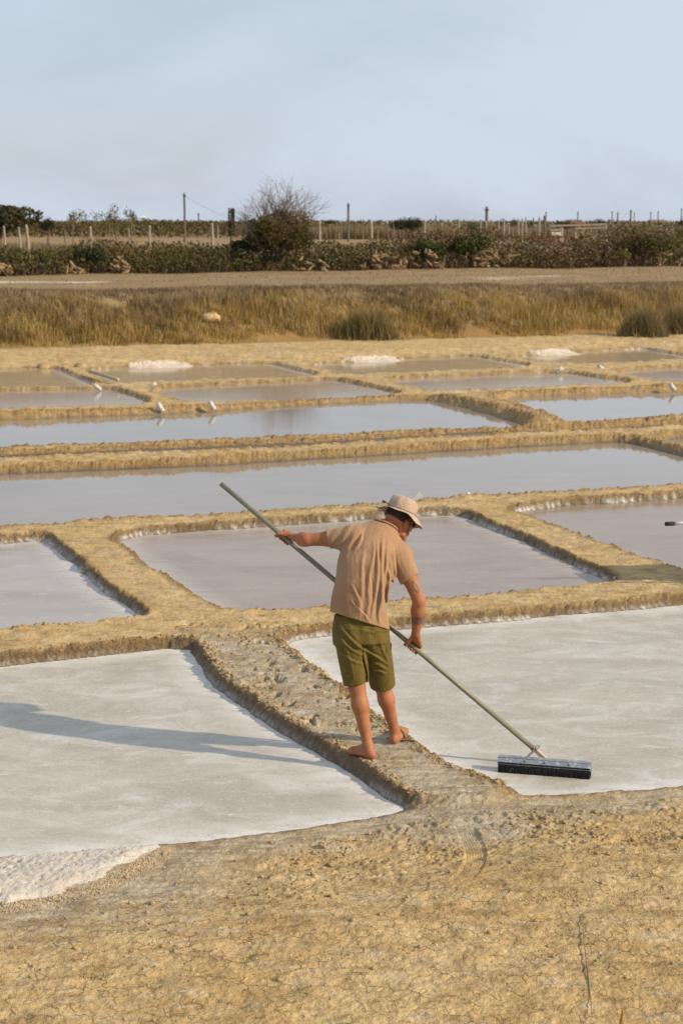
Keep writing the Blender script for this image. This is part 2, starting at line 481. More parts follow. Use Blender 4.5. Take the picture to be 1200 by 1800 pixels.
# sampling: rows closer together near the viewer, columns fan out with distance
us = np.arange(-.235, .2351, 1.2 / 1705.0)
side = [.235]
while side[-1] < 3.2: side.append(side[-1] * 1.07 + .002)
us = np.concatenate([-np.array(side[1:])[::-1], us, np.array(side[1:])])
ys = list(np.linspace(2.0, 6.7, 24)); y_ = 6.72
while y_ < 57:
    ys.append(y_)
    dy = .78 * y_ * y_ / 5900
    if 46 < y_ < 56: dy = min(dy, .14)
    y_ += min(dy, .30)
while y_ < 6000:
    ys.append(y_); y_ *= 1.035
ys = np.array(ys)
YY, UU = np.meshgrid(ys, us, indexing='ij')
XX = UU * YY
ZZ, A1, A2, A3, DM = terrain(XX, YY, True)
nr, nc = XX.shape
idx = np.arange(nr * nc).reshape(nr, nc)
quads = np.stack([idx[:-1, :-1], idx[:-1, 1:], idx[1:, 1:], idx[1:, :-1]], -1).reshape(-1, 4)

# ---- ground material
t = NT('mud_and_grassland')
p = t.pos()
_, wet, salt, grey = t.attr('mix_a')
_, veg, track, crack = t.attr('mix_b')
_, tread, lat, clay = t.attr('mix_c')
n_big = t.noise(p, 1.1, 5, .6, .4)
n_mid = t.noise(p, 6.0, 5, .62, .3)
n_fin = t.noise(p, 48, 4, .65)
n_vf = t.noise(p, 190, 2, .6)
streak = t.noise(t.scaled(p, 2.2, 9.0, 3), 1.6, 5, .6, .6)
ochre = t.mix(t.mapr(n_big, .35, .65), (.470, .320, .134), (.552, .408, .200))
ochre = t.mix(t.mapr(n_mid, .44, .72), ochre, (.330, .212, .086))
ochre = t.mix(t.math('MULTIPLY', t.mapr(n_fin, .5, .75), .5), ochre, (.53, .41, .22))
greym = t.mix(t.mapr(streak, .38, .62), (.325, .262, .172), (.450, .395, .295))
greym = t.mix(t.math('MULTIPLY', t.mapr(n_mid, .5, .7), .6), greym, (.265, .190, .098))
gfac = t.math('MULTIPLY', grey, t.mapr(n_mid, .15, .42))
c = t.mix(gfac, ochre, greym)
# pale dried patches on every dike top
c = t.mix(t.math('MULTIPLY', t.mapr(streak, .51, .70), .55), c, (.52, .45, .335))
c = t.mix(t.math('MULTIPLY', clay, t.mapr(n_mid, .2, .55, .35, .8)), c, t.mix(n_fin, (.200, .112, .034), (.340, .205, .070)))
dk_n = t.noise(t.scaled(p, 1, 2.2, 1), 3.1, 5, .68, .8)
c = t.mix(t.math('MULTIPLY', t.mapr(dk_n, .50, .66), .70), c, (.240, .148, .058))
c = t.mix(t.math('MULTIPLY', t.mapr(n_fin, .40, .30), .6), c, (.200, .125, .052))
c = t.mix(t.math('MULTIPLY', wet, .85), c, (.088, .056, .026))
saltf = t.math('MULTIPLY', salt, t.mapr(n_fin, .3, .55))
c = t.mix(saltf, c, (.80, .78, .74))
# dry grassland of the plateau, with bare soil showing
n_v1 = t.noise(p, .55, 5, .65, .5)
n_v2 = t.noise(t.scaled(p, 1.0, .35, 1), 4.0, 5, .7)
grass = t.mix(t.mapr(n_v1, .35, .65), (.225, .150, .070), (.285, .200, .100))
grass = t.mix(t.math('MULTIPLY', t.mapr(n_v2, .5, .7), .55), grass, (.165, .150, .060))
grass = t.mix(t.math('MULTIPLY', t.mapr(n_v2, .45, .3), .5), grass, (.310, .225, .120))
grass = t.mix(t.math('MULTIPLY', clay, .85), grass, (.330, .190, .062))
c = t.mix(veg, c, grass)
c = t.mix(t.math('MULTIPLY', track, t.mapr(n_v2, .35, .5)), c, (.66, .58, .45))
# relief: grain, drying cracks, wheel tread
distv = t.new('ShaderNodeVectorMath', operation='ADD')
nd = t.noise(p, 9.0, 4, .6, 0, True)
sc_ = t.new('ShaderNodeVectorMath', operation='SCALE'); t.l.new(nd, sc_.inputs[0]); sc_.inputs['Scale'].default_value = .16
t.l.new(p, distv.inputs[0]); t.l.new(sc_.outputs[0], distv.inputs[1])
vor = t.new('ShaderNodeTexVoronoi', feature='DISTANCE_TO_EDGE', voronoi_dimensions='2D')
t.l.new(distv.outputs[0], vor.inputs['Vector']); vor.inputs['Scale'].default_value = 11.0
gap = t.mapr(vor.outputs['Distance'], .0, .055, 0, 1, True)
brk = t.math('MULTIPLY', t.mapr(t.noise(p, 8.0, 3, .6), .45, .57), t.mapr(t.noise(p, .9, 2, .5), .36, .60, .45, 1.0))
crk = t.math('MULTIPLY', crack, brk)
ch = t.math('MULTIPLY', t.math('SUBTRACT', gap, 1.0), crk)
wave = t.math('SINE', t.math('MULTIPLY', lat, 430.0))
h = t.math('ADD', t.math('MULTIPLY', n_fin, .010), t.math('MULTIPLY', n_vf, .0045))
h = t.math('ADD', h, t.math('ADD', t.math('MULTIPLY', n_mid, .012), t.math('MULTIPLY', t.noise(p, 19, 4, .65, .4), t.math('ADD', .022, t.math('MULTIPLY', clay, .034)))))
h = t.math('ADD', h, t.math('MULTIPLY', ch, .020))
h = t.math('ADD', h, t.math('MULTIPLY', t.math('MULTIPLY', wave, t.math('MULTIPLY', tread, n_mid)), .0013))
nrm = t.bump(h, 1.0, 1.0)
rough = t.mix(wet, (.92, .92, .92), (.35, .35, .35))
M_GROUND = t.out(c, rough, nrm, .25)

ground = mesh_np('ground', np.stack([XX, YY, ZZ], -1).reshape(-1, 3), quads, M_GROUND, None, True,
                 {'mix_a': A1, 'mix_b': A2, 'mix_c': A3})
tag(ground, 'ochre mud dikes, cracked foreground mud and dry grassland behind', kind='structure')

# ------------------------------------------------------------------ water and brine of each pan
def brine(name, deep, pale, white, wfac, rough, wave, grain, stretch=2.0, tint=None):
    t = NT(name); p = t.pos()
    _, shore, _, _ = t.attr('shore')
    a = t.noise(t.scaled(p, 1, stretch, 1), .8, 5, .6, .5)
    b = t.noise(t.scaled(p, 1.3, 2.6, 1), 3.6, 6, .65, .4)
    f = t.noise(t.scaled(p, 1, 1.6, 1), 38, 5, .72)
    g = t.noise(p, 150, 2, .6)
    c = t.mix(t.mapr(a, .35, .65), deep, pale)
    c = t.mix(t.math('MULTIPLY', t.mapr(b, .5, .72), .4), c, tint or pale)
    w = t.math('MULTIPLY', t.mapr(t.math('ADD', t.math('MULTIPLY', b, .75), t.math('MULTIPLY', f, .25)), .54, .68), wfac)
    sh = t.math('MULTIPLY', t.mapr(shore, .30, .95), t.mapr(t.math('ADD', b, t.math('MULTIPLY', f, .5)), .50, .80))
    w = t.math('MAXIMUM', w, t.math('MULTIPLY', sh, min(.8, wfac * 1.5)))
    if grain > .8:
        pt = t.noise(t.scaled(p, 1, 1.5, 1), 2.0, 7, .74, .9)
        c = t.mix(t.math('MULTIPLY', t.mapr(pt, .50, .68), .58), c, (.62, .62, .61))
        c = t.mix(t.math('MULTIPLY', t.mapr(pt, .48, .35), .62), c, (.30, .262, .19))
        c = t.mix(t.math('MULTIPLY', t.mapr(f, .54, .66), .55), c, (.64, .62, .57))
        c = t.mix(t.math('MULTIPLY', t.mapr(f, .45, .33), .60), c, (.25, .218, .155))
    c = t.mix(w, c, white)
    if grain:
        sp = t.mapr(g, .60, .72)
        c = t.mix(t.math('MULTIPLY', sp, grain * .5), c, white)
        c = t.mix(t.math('MULTIPLY', t.mapr(g, .40, .30), grain * .35), c, tuple(x * .72 for x in deep))
    rg = t.math('ADD', rough, t.math('MULTIPLY', w, .35))
    h = t.math('ADD', t.math('MULTIPLY', t.noise(t.scaled(p, 1, 1.8, 1), 17, 3, .6), wave),
               t.math('MULTIPLY', t.math('ADD', f, g), .0012 * grain + .0002 * wave))
    h = t.math('ADD', h, t.math('MULTIPLY', w, .003 if grain else .0))
    return t.out(c, rg, t.bump(h, 1.0, 1.0), .5, None, 1.33)
WM = {
 'brine_white': brine('salt_brine_white', (.350, .318, .250), (.445, .412, .335), (.68, .67, .65), .50, .25, .0016, 1.0, 2.4, (.375, .335, .255)),
 'brine_grey': brine('salt_brine_grey', (.240, .186, .140), (.310, .252, .200), (.56, .55, .54), .35, .22, .0006, .5, 2.2),
 'brine_pale': brine('salt_brine_pale', (.285, .250, .212), (.360, .325, .290), (.62, .61, .60), .45, .20, .0006, .6, 2.2),
 'brine_brown': brine('salt_brine_brown', (.235, .170, .108), (.275, .208, .142), (.50, .47, .42), .08, .16, .0003, .0, 2.2),
 'pond': brine('pond_water', (.235, .195, .150), (.270, .228, .180), (.2, .19, .18), .0, .035, .00035, .0, 2.0),
 'brine_far': brine('far_brine', (.300, .238, .175), (.350, .285, .215), (.4, .38, .36), .10, .10, .0003, .0, 3.0),
 'brine_olive': brine('far_brine_olive', (.315, .235, .130), (.385, .305, .195), (.45, .43, .40), .25, .14, .0003, .0, 4.0),
}
for P in PANS:
    if P['mat'] is None: continue
    q = P['poly']; lo = q.min(0) - .3; hi = q.max(0) + .3; st = P['step']
    gx = np.arange(lo[0], hi[0] + st, st); gy = np.arange(lo[1], hi[1] + st, st)
    gX, gY = np.meshgrid(gx, gy, indexing='ij')
    d = poly_sd(q, gX, gY)
    # pull the outer ring in to the outline so the sheet ends just inside the dike
    lim = max(.16, st * 1.6)
    cell = (np.minimum.reduce([d[:-1, :-1], d[1:, :-1], d[1:, 1:], d[:-1, 1:]]) < lim - st * .7)
    ii = np.arange(d.size).reshape(d.shape)
    qf = np.stack([ii[:-1, :-1], ii[1:, :-1], ii[1:, 1:], ii[:-1, 1:]], -1)[cell]
    used, inv = np.unique(qf, return_inverse=True)
    V = np.stack([gX.ravel()[used], gY.ravel()[used], np.zeros(len(used))], 1)
    sh = np.clip(1 + d.ravel()[used] / .45, 0, 1)
    e_ = .01
    for _ in range(2):
        dd = poly_sd(q, V[:, 0], V[:, 1]); k = dd > .10
        gx_ = (poly_sd(q, V[k, 0] + e_, V[k, 1]) - dd[k]) / e_; gy_ = (poly_sd(q, V[k, 0], V[k, 1] + e_) - dd[k]) / e_
        V[k, 0] -= gx_ * (dd[k] - .10); V[k, 1] -= gy_ * (dd[k] - .10)
    w = mesh_np('water', V, inv.reshape(-1, 4), WM[P['mat']], None, True, {'shore': np.stack([sh, sh, sh], 1)})
    tag(w, P['label'], kind='structure')
# ------------------------------------------------------------------ implicit surfaces for the figure (one continuous skin)
class Field:
    def __init__(s, lo, hi, h):
        s.lo = np.array(lo, float); s.h = h
        s.n = np.ceil((np.array(hi, float) - s.lo) / h).astype(int) + 1
        s.f = np.full(s.n, 1.0, np.float32)
    def box(s, pts, pad):
        pts = np.array(pts)
        a = np.clip(np.floor((pts.min(0) - pad - s.lo) / s.h).astype(int), 0, s.n - 1)
        b = np.clip(np.ceil((pts.max(0) + pad - s.lo) / s.h).astype(int) + 1, 1, s.n)
        g = np.meshgrid(*[s.lo[i] + s.h * np.arange(a[i], b[i]) for i in range(3)], indexing='ij', sparse=True)
        return tuple(slice(a[i], b[i]) for i in range(3)), g
    def blend(s, sl, d, k):
        o = s.f[sl]
        hh = np.clip(.5 + .5 * (o - d) / k, 0, 1)
        s.f[sl] = o + (d - o) * hh - k * hh * (1 - hh)
    def cone(s, a, b, ra, rb=None, k=.015, flat=None):
        """tapered limb from a to b; flat=(axis, factor) squeezes it along axis"""
        a = np.asarray(a, float); b = np.asarray(b, float); rb = ra if rb is None else rb
        sl, (X, Y, Z) = s.box([a, b], max(ra, rb) + k + .03)
        x, y, z = X - a[0], Y - a[1], Z - a[2]
        ba = b - a; L2 = max(1e-9, ba @ ba)
        t = np.clip((x * ba[0] + y * ba[1] + z * ba[2]) / L2, 0, 1)
        dx, dy, dz = x - t * ba[0], y - t * ba[1], z - t * ba[2]
        d2 = dx * dx + dy * dy + dz * dz
        if flat is not None:
            n = unit(flat[0]); c = dx * n[0] + dy * n[1] + dz * n[2]
            d2 = d2 + c * c * (flat[1] ** 2 - 1)
        s.blend(sl, (np.sqrt(d2) - (ra + (rb - ra) * t)).astype(np.float32), k)
    def ell(s, c, axes, rad, k=.015):
        c = np.asarray(c, float); axes = [unit(q) for q in axes]
        sl, (X, Y, Z) = s.box([c], max(rad) + k + .03)
        x, y, z = X - c[0], Y - c[1], Z - c[2]
        q = 0
        for ax, r in zip(axes, rad):
            q = q + ((x * ax[0] + y * ax[1] + z * ax[2]) / r) ** 2
        s.blend(sl, ((np.sqrt(q) - 1) * min(rad)).astype(np.float32), k)
    def loft(s, spine, A, B, u, k=.02):
        """stack of ellipses along a spine; half widths A along u, half depths B across"""
        S = np.array(spine); ax = unit(S[-1] - S[0]); u = unit(u - ax * np.dot(u, ax)); v = np.cross(u, ax)
        sl, (X, Y, Z) = s.box(S, max(A) + .08)
        ts = (S - S[0]) @ ax
        t = (X - S[0][0]) * ax[0] + (Y - S[0][1]) * ax[1] + (Z - S[0][2]) * ax[2]
        A, B = np.asarray(A, float), np.asarray(B, float)
        tf = np.linspace(ts[0], ts[-1], 90); ker = np.hanning(17); ker /= ker.sum()
        sm = lambda q: np.convolve(np.pad(np.interp(tf, ts, q), 8, mode='reflect', reflect_type='odd'), ker, 'valid')
        A, B = sm(A), sm(B); S = np.stack([sm(S[:, i]) for i in range(3)], 1); ts = tf
        tc = np.clip(t, ts[0], ts[-1])
        C = [np.interp(tc, ts, S[:, i]) for i in range(3)]
        a = np.interp(tc, ts, A); b = np.interp(tc, ts, B)
        dx, dy, dz = X - C[0], Y - C[1], Z - C[2]
        pu = dx * u[0] + dy * u[1] + dz * u[2]; pv = dx * v[0] + dy * v[1] + dz * v[2]
        r = np.sqrt((pu / a) ** 2 + (pv / b) ** 2)
        d = (r - 1) * np.minimum(a, b)
        over = np.maximum(np.maximum(t - ts[-1], ts[0] - t), 0)
        d = np.where(over > 0, np.sqrt(np.maximum(d, 0) ** 2 + over ** 2) + np.minimum(d, 0) * 0, d)
        s.blend(sl, d.astype(np.float32), k)
    def disp(s, fn, pts, pad):
        sl, g = s.box(pts, pad)
        sub = s.f[sl]
        m = np.abs(sub) < .05
        X, Y, Z = np.broadcast_arrays(*g)
        sub[m] -= fn(X[m], Y[m], Z[m]).astype(np.float32)
    def cut(s, c, n, R):
        """remove what lies beyond the plane (c, n) within a radius"""
        n = unit(n); sl, (X, Y, Z) = s.box([c], R)
        x, y, z = X - c[0], Y - c[1], Z - c[2]
        pl = x * n[0] + y * n[1] + z * n[2]
        rr = np.sqrt(x * x + y * y + z * z) - R
        s.f[sl] = np.maximum(s.f[sl], np.minimum(pl, -rr * 1.0)).astype(np.float32)
    def mesh(s):
        f = s.f; S = f < 0
        c = S[:-1, :-1, :-1]; cnt = np.zeros(c.shape, np.int8)
        offs = [(i, j, k) for i in (0, 1) for j in (0, 1) for k in (0, 1)]
        n = f.shape
        for i, j, k in offs: cnt += S[i:n[0] - 1 + i, j:n[1] - 1 + j, k:n[2] - 1 + k]
        act = np.argwhere((cnt > 0) & (cnt < 8))
        vid = np.full(c.shape, -1, np.int32); vid[tuple(act.T)] = np.arange(len(act))
        val = {o: f[act[:, 0] + o[0], act[:, 1] + o[1], act[:, 2] + o[2]] for o in offs}
        acc = np.zeros((len(act), 3)); w = np.zeros(len(act))
        for o in offs:
            for ax in range(3):
                if o[ax] == 1: continue
                o2 = list(o); o2[ax] = 1; o2 = tuple(o2)
                a, b = val[o], val[o2]; m = (a < 0) != (b < 0)
                tt = np.where(m, a / np.where(m, a - b, 1), 0)
                p = np.repeat(np.array([o], float), len(act), 0); p[:, ax] += tt
                acc += p * m[:, None]; w += m
        V = s.lo + s.h * (act + acc / w[:, None])
        Q = []
        for ax in range(3):
            a1, a2 = (ax + 1) % 3, (ax + 2) % 3
            A = np.take(S, range(0, n[ax] - 1), ax); B = np.take(S, range(1, n[ax]), ax)
            e = np.argwhere(A != B)
            e = e[(e[:, a1] > 0) & (e[:, a2] > 0) & (e[:, a1] < n[a1] - 1) & (e[:, a2] < n[a2] - 1)]
            ins = S[tuple(e.T)]
            def cell(d1, d2):
                q = e.copy(); q[:, a1] -= d1; q[:, a2] -= d2
                return vid[tuple(q.T)]
            q = np.stack([cell(1, 1), cell(0, 1), cell(0, 0), cell(1, 0)], 1)
            q[~ins] = q[~ins][:, ::-1]
            Q.append(q)
        Q = np.concatenate(Q)
        Q = Q[(Q >= 0).all(1)]
        return V, Q
def relax(V, Q, it=2, lam=.5):
    n = len(V)
    e = np.concatenate([Q[:, [0, 1]], Q[:, [1, 2]], Q[:, [2, 3]], Q[:, [3, 0]]])
    deg = np.bincount(e[:, 0], minlength=n) + np.bincount(e[:, 1], minlength=n)
    for _ in range(it):
        a = np.zeros_like(V)
        for i in range(3):
            a[:, i] = np.bincount(e[:, 0], V[e[:, 1], i], n) + np.bincount(e[:, 1], V[e[:, 0], i], n)
        V = V + lam * (a / np.maximum(deg, 1)[:, None] - V)
    return V

# ------------------------------------------------------------------ pose (measured joints)
def gz(x, y): return float(terrain(np.array([x]), np.array([y]))[0])
l_heel = G(653, 1329, .105); r_heel = G(692, 1303, .105)
l_heel[2] = gz(*l_heel[:2]); r_heel[2] = gz(*r_heel[:2])
Yp = .5 * (l_heel[1] + r_heel[1]) - .02
dY = Yp - 10.82
YY_ = lambda v: v + dY
pelvis = at(634, 1104, YY_(10.82))
l_hip, r_hip = at(615, 1112, YY_(10.80)), at(655, 1116, YY_(10.86))
l_knee = at(627, 1208, (.55 * l_hip[1] + .45 * l_heel[1]) + .02); r_knee = at(672, 1204, .5 * (r_hip[1] + r_heel[1]) + .05)
l_ank = l_heel + np.array([-.025, .035, .085]); r_ank = r_heel + np.array([.004, .03, .09])
l_sh, r_sh = at(617, 945, YY_(10.93)), at(702, 976, YY_(10.93))
l_el, r_el = at(538, 949, YY_(10.97)), at(736, 1056, YY_(10.83))
pole_b, pole_t = at(941, 1319, G(950, 1352)[1] + .085), at(388, 850, YY_(11.20))
q_ = unit(pole_b - pole_t)                      # down the pole
def on_pole(px):
    lo, hi = 0., 1.
    for _ in range(40):
        m = .5 * (lo + hi); p = pole_t + (pole_b - pole_t) * m
        v = p - np.array([0, 0, CAM_H]); X = 600 + FPX * v[0] / (v @ _F)
        if X < px: lo = m
        else: hi = m
    return p
POLE_R = .0165
l_grip, r_grip = on_pole(501), on_pole(727)
pu = unit(np.array([0, 0, 1.]) - q_ * q_[2]); pw = unit(np.array([0, 1., 0]) - q_ * q_[1] - pu * pu[1])
neck0 = at(672, 921, YY_(10.99)); head_c = at(701, 916, YY_(11.06))
h_up = unit((.27, .20, .94)); hf = np.array([.74, .66, -.34]); h_fw = unit(hf - h_up * (hf @ h_up)); h_rt = np.cross(h_fw, h_up)
Ush = unit(r_sh - l_sh)

person = thing('person', (.5 * (l_heel[0] + r_heel[0]), .5 * (l_heel[1] + r_heel[1]), .10),
               'barefoot person in sun hat, tan t-shirt and olive shorts pushing a long-handled broom', 'person')

# ------------------------------------------------------------------ body
pts = np.array([l_heel, r_heel, l_grip, r_grip, head_c, l_el, r_el])
B = Field(pts.min(0) - (.20, .26, .04), pts.max(0) + (.16, .32, .17), .0045)
# legs
for hip, kn, an in ((l_hip, l_knee, l_ank), (r_hip, r_knee, r_ank)):
    ld = unit(an - kn); bk = unit(np.array([0, -1., 0]) - ld * -ld[1])
    B.cone(hip, kn, .082, .056, .02)
    B.cone(kn, kn + (an - kn) * .32 + bk * .012, .052, .055, .02)
    B.cone(kn + (an - kn) * .30 + bk * .014, kn + (an - kn) * .70, .055, .037, .02)
    B.cone(kn + (an - kn) * .66, an, .038, .0325, .02)
# feet
def foot(heel, d, an, lift, big):
    d = unit(d); up = np.array([0, 0, 1.]); s_ = np.cross(d, up)
    tl = up * lift
    hl = heel + up * .030 + d * .012
    B.cone(an, hl + up * .012, .033, .031, .02)
    B.ell(hl + d * -.005, (d, s_, up), (.036, .031, .031), .012)
    ball = heel + d * .165 + up * .024 + tl * .62
    B.cone(hl + up * .012 + d * .02, ball + up * .004, .030, .027, .02, (up, 1.05))
    B.cone(an + d * .02 + up * -.012, ball + up * .006 - d * .02, .027, .019, .02)
    B.cone(ball - s_ * .024, ball + s_ * .024, .0205, .019, .014)
    B.cone(hl + d * .03 + s_ * .014 * big * -1, ball + s_ * .024 * big * -1, .022, .02, .015)
    for i, (o, ln, r) in enumerate(((.034, .056, .0125), (.015, .054, .0095), (-.001, .048, .009), (-.016, .041, .0085), (-.030, .033, .008))):
        b0 = ball + s_ * o * big + up * -.004
        e0 = b0 + d * ln + tl * .30 - up * (.006 if lift < .03 else 0)
        B.cone(b0, b0 + (e0 - b0) * .55 + up * .005, r, r * .95, .006)
        B.cone(b0 + (e0 - b0) * .55 + up * .005, e0, r * .95, r, .004)
foot(l_heel, (-.70, .71, 0), l_ank, .0, 1)
foot(r_heel, (.36, .93, 0), r_ank, .032, -1)
# trunk under the clothes
B.cone(pelvis, at(640, 1010, YY_(10.85)), .105, .11, .03, (np.array([0, 1., 0]), 1.15))
B.cone(at(642, 1000, YY_(10.86)), at(658, 955, YY_(10.92)), .115, .10, .03, (np.array([0, 1., 0]), 1.15))
B.cone(neck0 - (0, 0, .03), l_sh, .055, .055, .03); B.cone(neck0 - (0, 0, .03), r_sh, .055, .055, .03)
B.cone(pelvis, l_hip, .10, .085, .02); B.cone(pelvis, r_hip, .10, .085, .02)
# neck and head
sk = head_c + h_up * .022 - h_fw * .010
B.cone(neck0 - (0, 0, .05), sk - h_up * .070 - h_fw * .020, .066, .058, .02)
B.cone(neck0 + np.array([.01, .03, -.03]), sk - h_up * .085 + h_fw * .01, .05, .05, .02)
B.ell(sk, (h_fw, h_rt, h_up), (.099, .078, .108), .01)
B.ell(head_c + h_fw * .035 - h_up * .040, (h_fw, h_rt, h_up), (.062, .060, .075), .02)
B.cone(head_c + h_fw * .060 - h_up * .098, head_c + h_fw * .018 - h_up * .078 + h_rt * .045, .024, .020, .02)
B.cone(head_c + h_fw * .060 - h_up * .098, head_c + h_fw * .018 - h_up * .078 - h_rt * .045, .024, .020, .02)
B.cone(head_c + h_fw * .093 + h_up * .012, head_c + h_fw * .118 - h_up * .034, .010, .014, .008)     # nose
for s_ in (-1, 1):
    B.cone(head_c + h_fw * .104 - h_up * .038 + h_rt * .012 * s_, head_c + h_fw * .110 - h_up * .037 + h_rt * .010 * s_, .008, .007, .006)
    B.cone(head_c + h_fw * .094 + h_up * .028 + h_rt * .012 * s_, head_c + h_fw * .080 + h_up * .026 + h_rt * .048 * s_, .012, .010, .012)   # brow
    B.cone(head_c + h_fw * .082 - h_up * .022 + h_rt * .038 * s_, head_c + h_fw * .05 - h_up * .02 + h_rt * .060 * s_, .014, .012, .02)   # cheek
    B.ell(head_c - h_fw * .008 - h_up * .010 + h_rt * .083 * s_, (unit(h_fw * .9 - h_rt * .45 * s_), h_up, h_rt), (.019, .033, .009), .004)   # ear
    B.ell(head_c + h_fw * .086 + h_up * .008 + h_rt * .032 * s_, (h_fw, h_rt, h_up), (.012, .013, .012), .004)   # eye
B.cone(head_c + h_fw * .098 - h_up * .064 - h_rt * .018, head_c + h_fw * .098 - h_up * .064 + h_rt * .018, .0075, None, .006)   # lips
B.cone(head_c + h_fw * .095 - h_up * .075 - h_rt * .014, head_c + h_fw * .095 - h_up * .075 + h_rt * .014, .008, None, .006)
B.cone(head_c + h_fw * .090 - h_up * .102, head_c + h_fw * .088 - h_up * .098, .019, None, .015)   # chin
# arms
def arm(sh, el, wr):
    B.cone(sh, sh + (el - sh) * .5, .052, .049, .02)
    B.cone(sh + (el - sh) * .45, el, .049, .040, .02)
    d = unit(wr - el)
    B.cone(el, el + (wr - el) * .30, .0405, .0455, .02)
    B.cone(el + (wr - el) * .28, wr, .0450, .0265, .02)
    B.cone(el - d * .012, el, .030, None, .015)
def hand(grip, wr, thumb_sign, k0):
    """palm on top of the pole, fingers closed round its far side, tips showing beneath"""
    def on(off, ang, r):
        return grip + q_ * off + (pu * math.cos(ang) + pw * math.sin(ang)) * r
    rr = POLE_R + .0085
    kn = [on(o, k0 + .35, rr + .012) for o in (-.032, -.011, .010, .030)]
    pal = .25 * sum(kn)
    n_ = unit(np.cross(unit(wr - pal), q_))
    B.cone(wr, .6 * pal + .4 * wr, .0265, .026, .015, (n_, 1.35))
    for k_, o in zip(kn, (-.018, -.006, .006, .018)):
        B.cone(wr + q_ * o * .7, k_, .0145, .0125, .014)
    for i, (o, ln) in enumerate(((-.032, 1.0), (-.011, 1.06), (.010, 1.0), (.030, .86))):
        a = [k0 + .35, k0 + .35 + .95 * ln, k0 + .35 + 1.85 * ln, k0 + .35 + 2.85 * ln, k0 + .35 + 3.75 * ln]
        P_ = [on(o, a[0], rr + .012)] + [on(o + .002 * j, a[j], rr) for j in (1, 2, 3, 4)]
        for j in range(4):
            B.cone(P_[j], P_[j + 1], .0112 - .0006 * j, .0106 - .0006 * j, .006)
    # thumb leaves the side of the palm and lies along the near side of the pole
    t0 = wr + (pal - wr) * .35 - q_ * .020
    t1 = on(-.052, k0 - .9, rr + .010); t2 = on(-.056, k0 - 1.9, rr + .004); t3 = on(-.046, k0 - 2.7, rr)
    B.cone(t0, t1, .015, .0125, .012); B.cone(t1, t2, .0115, .0105, .005); B.cone(t2, t3, .0105, .009, .004)
r_wr = r_grip + np.array([.010, -.045, .098]); l_wr = l_grip + np.array([.070, -.045, .010])
arm(l_sh, l_el, l_wr); arm(r_sh, r_el, r_wr)
hand(r_grip, r_wr, 1, -.35); hand(l_grip, l_wr, 1, -.55)
V, Q = B.mesh(); V = relax(V, Q, 1, .4)
# skin marks: an inked band round the right forearm, a leaf shape above the elbow
ink = np.zeros(len(V))
ax = unit(r_wr - r_el); Lf = np.linalg.norm(r_wr - r_el); s1 = (V - r_el) @ ax / Lf
rad = np.linalg.norm((V - r_el) - ((V - r_el) @ ax)[:, None] * ax, axis=1)
e1 = unit(np.cross(ax, (0, 1, 0))); e2 = np.cross(ax, e1)
ang = np.arctan2((V - r_el) @ e2, (V - r_el) @ e1)
m = rad < .07
band = m & (s1 > .40) & (s1 < .62)
edge = (np.abs(s1 - .415) < .016) | (np.abs(s1 - .605) < .016)
ink[band & edge] = .95
ink[band & ~edge] = .45 + .35 * (np.sin(ang[band & ~edge] * 9) * np.sin(s1[band & ~edge] * 70) > 0)
ax2 = unit(r_el - r_sh); L2 = np.linalg.norm(r_el - r_sh); s2 = (V - r_sh) @ ax2 / L2
r2 = (V - r_sh) - ((V - r_sh) @ ax2)[:, None] * ax2
lx = r2[:, 0] - .004; cam_side = r2[:, 1] < -.005
leaf = (np.linalg.norm(r2, axis=1) < .07) & cam_side & (s2 > .60) & (s2 < .88)
wv = .016 * np.sin(np.clip((s2 - .60) / .28, 0, 1) * math.pi) * (1 - .4 * s2)
cx = .010 * (s2 - .6) / .28
ink[leaf & (np.abs(np.abs(lx - cx) - wv) < .0055)] = .85
red = np.zeros(len(V))
for c0, r0 in ((l_el, .06), (r_el, .06), (l_heel, .09), (r_heel, .07), (l_grip, .08), (r_grip, .09)):
    red = np.maximum(red, sstep(r0, r0 * .4, np.linalg.norm(V - c0, axis=1)))
red = np.maximum(red, sstep(.13, .05, np.linalg.norm(V - (neck0 + np.array([.03, -.02, .0])), axis=1)))
t = NT('tanned_skin'); p = t.pos(); _, a_ink, a_red, _ = t.attr('skin')
n1 = t.noise(p, 14, 4, .6); n2 = t.noise(p, 160, 3, .6)
c = t.mix(t.mapr(n1, .35, .65), (.300, .112, .046), (.360, .148, .065))
c = t.mix(t.math('MULTIPLY', a_red, .55), c, (.430, .130, .072))
c = t.mix(t.math('MULTIPLY', t.mapr(n2, .55, .75), .18), c, (.22, .10, .05))
c = t.mix(t.math('MULTIPLY', a_ink, .95), c, (.060, .060, .055))
c = t.mix(t.math('MULTIPLY', t.mapr(t.noise(p, 45, 4, .65), .52, .70), .35), c, (.235, .088, .038))
M_SKIN = t.out(c, .58, t.bump(n2, .0018), .32)
t.b.inputs['Subsurface Weight'].default_value = .02
t.b.inputs['Subsurface Radius'].default_value = (.012, .005, .003)
body = mesh_np('body', V, Q, M_SKIN, person, True, {'skin': np.stack([ink, red, red], 1)})

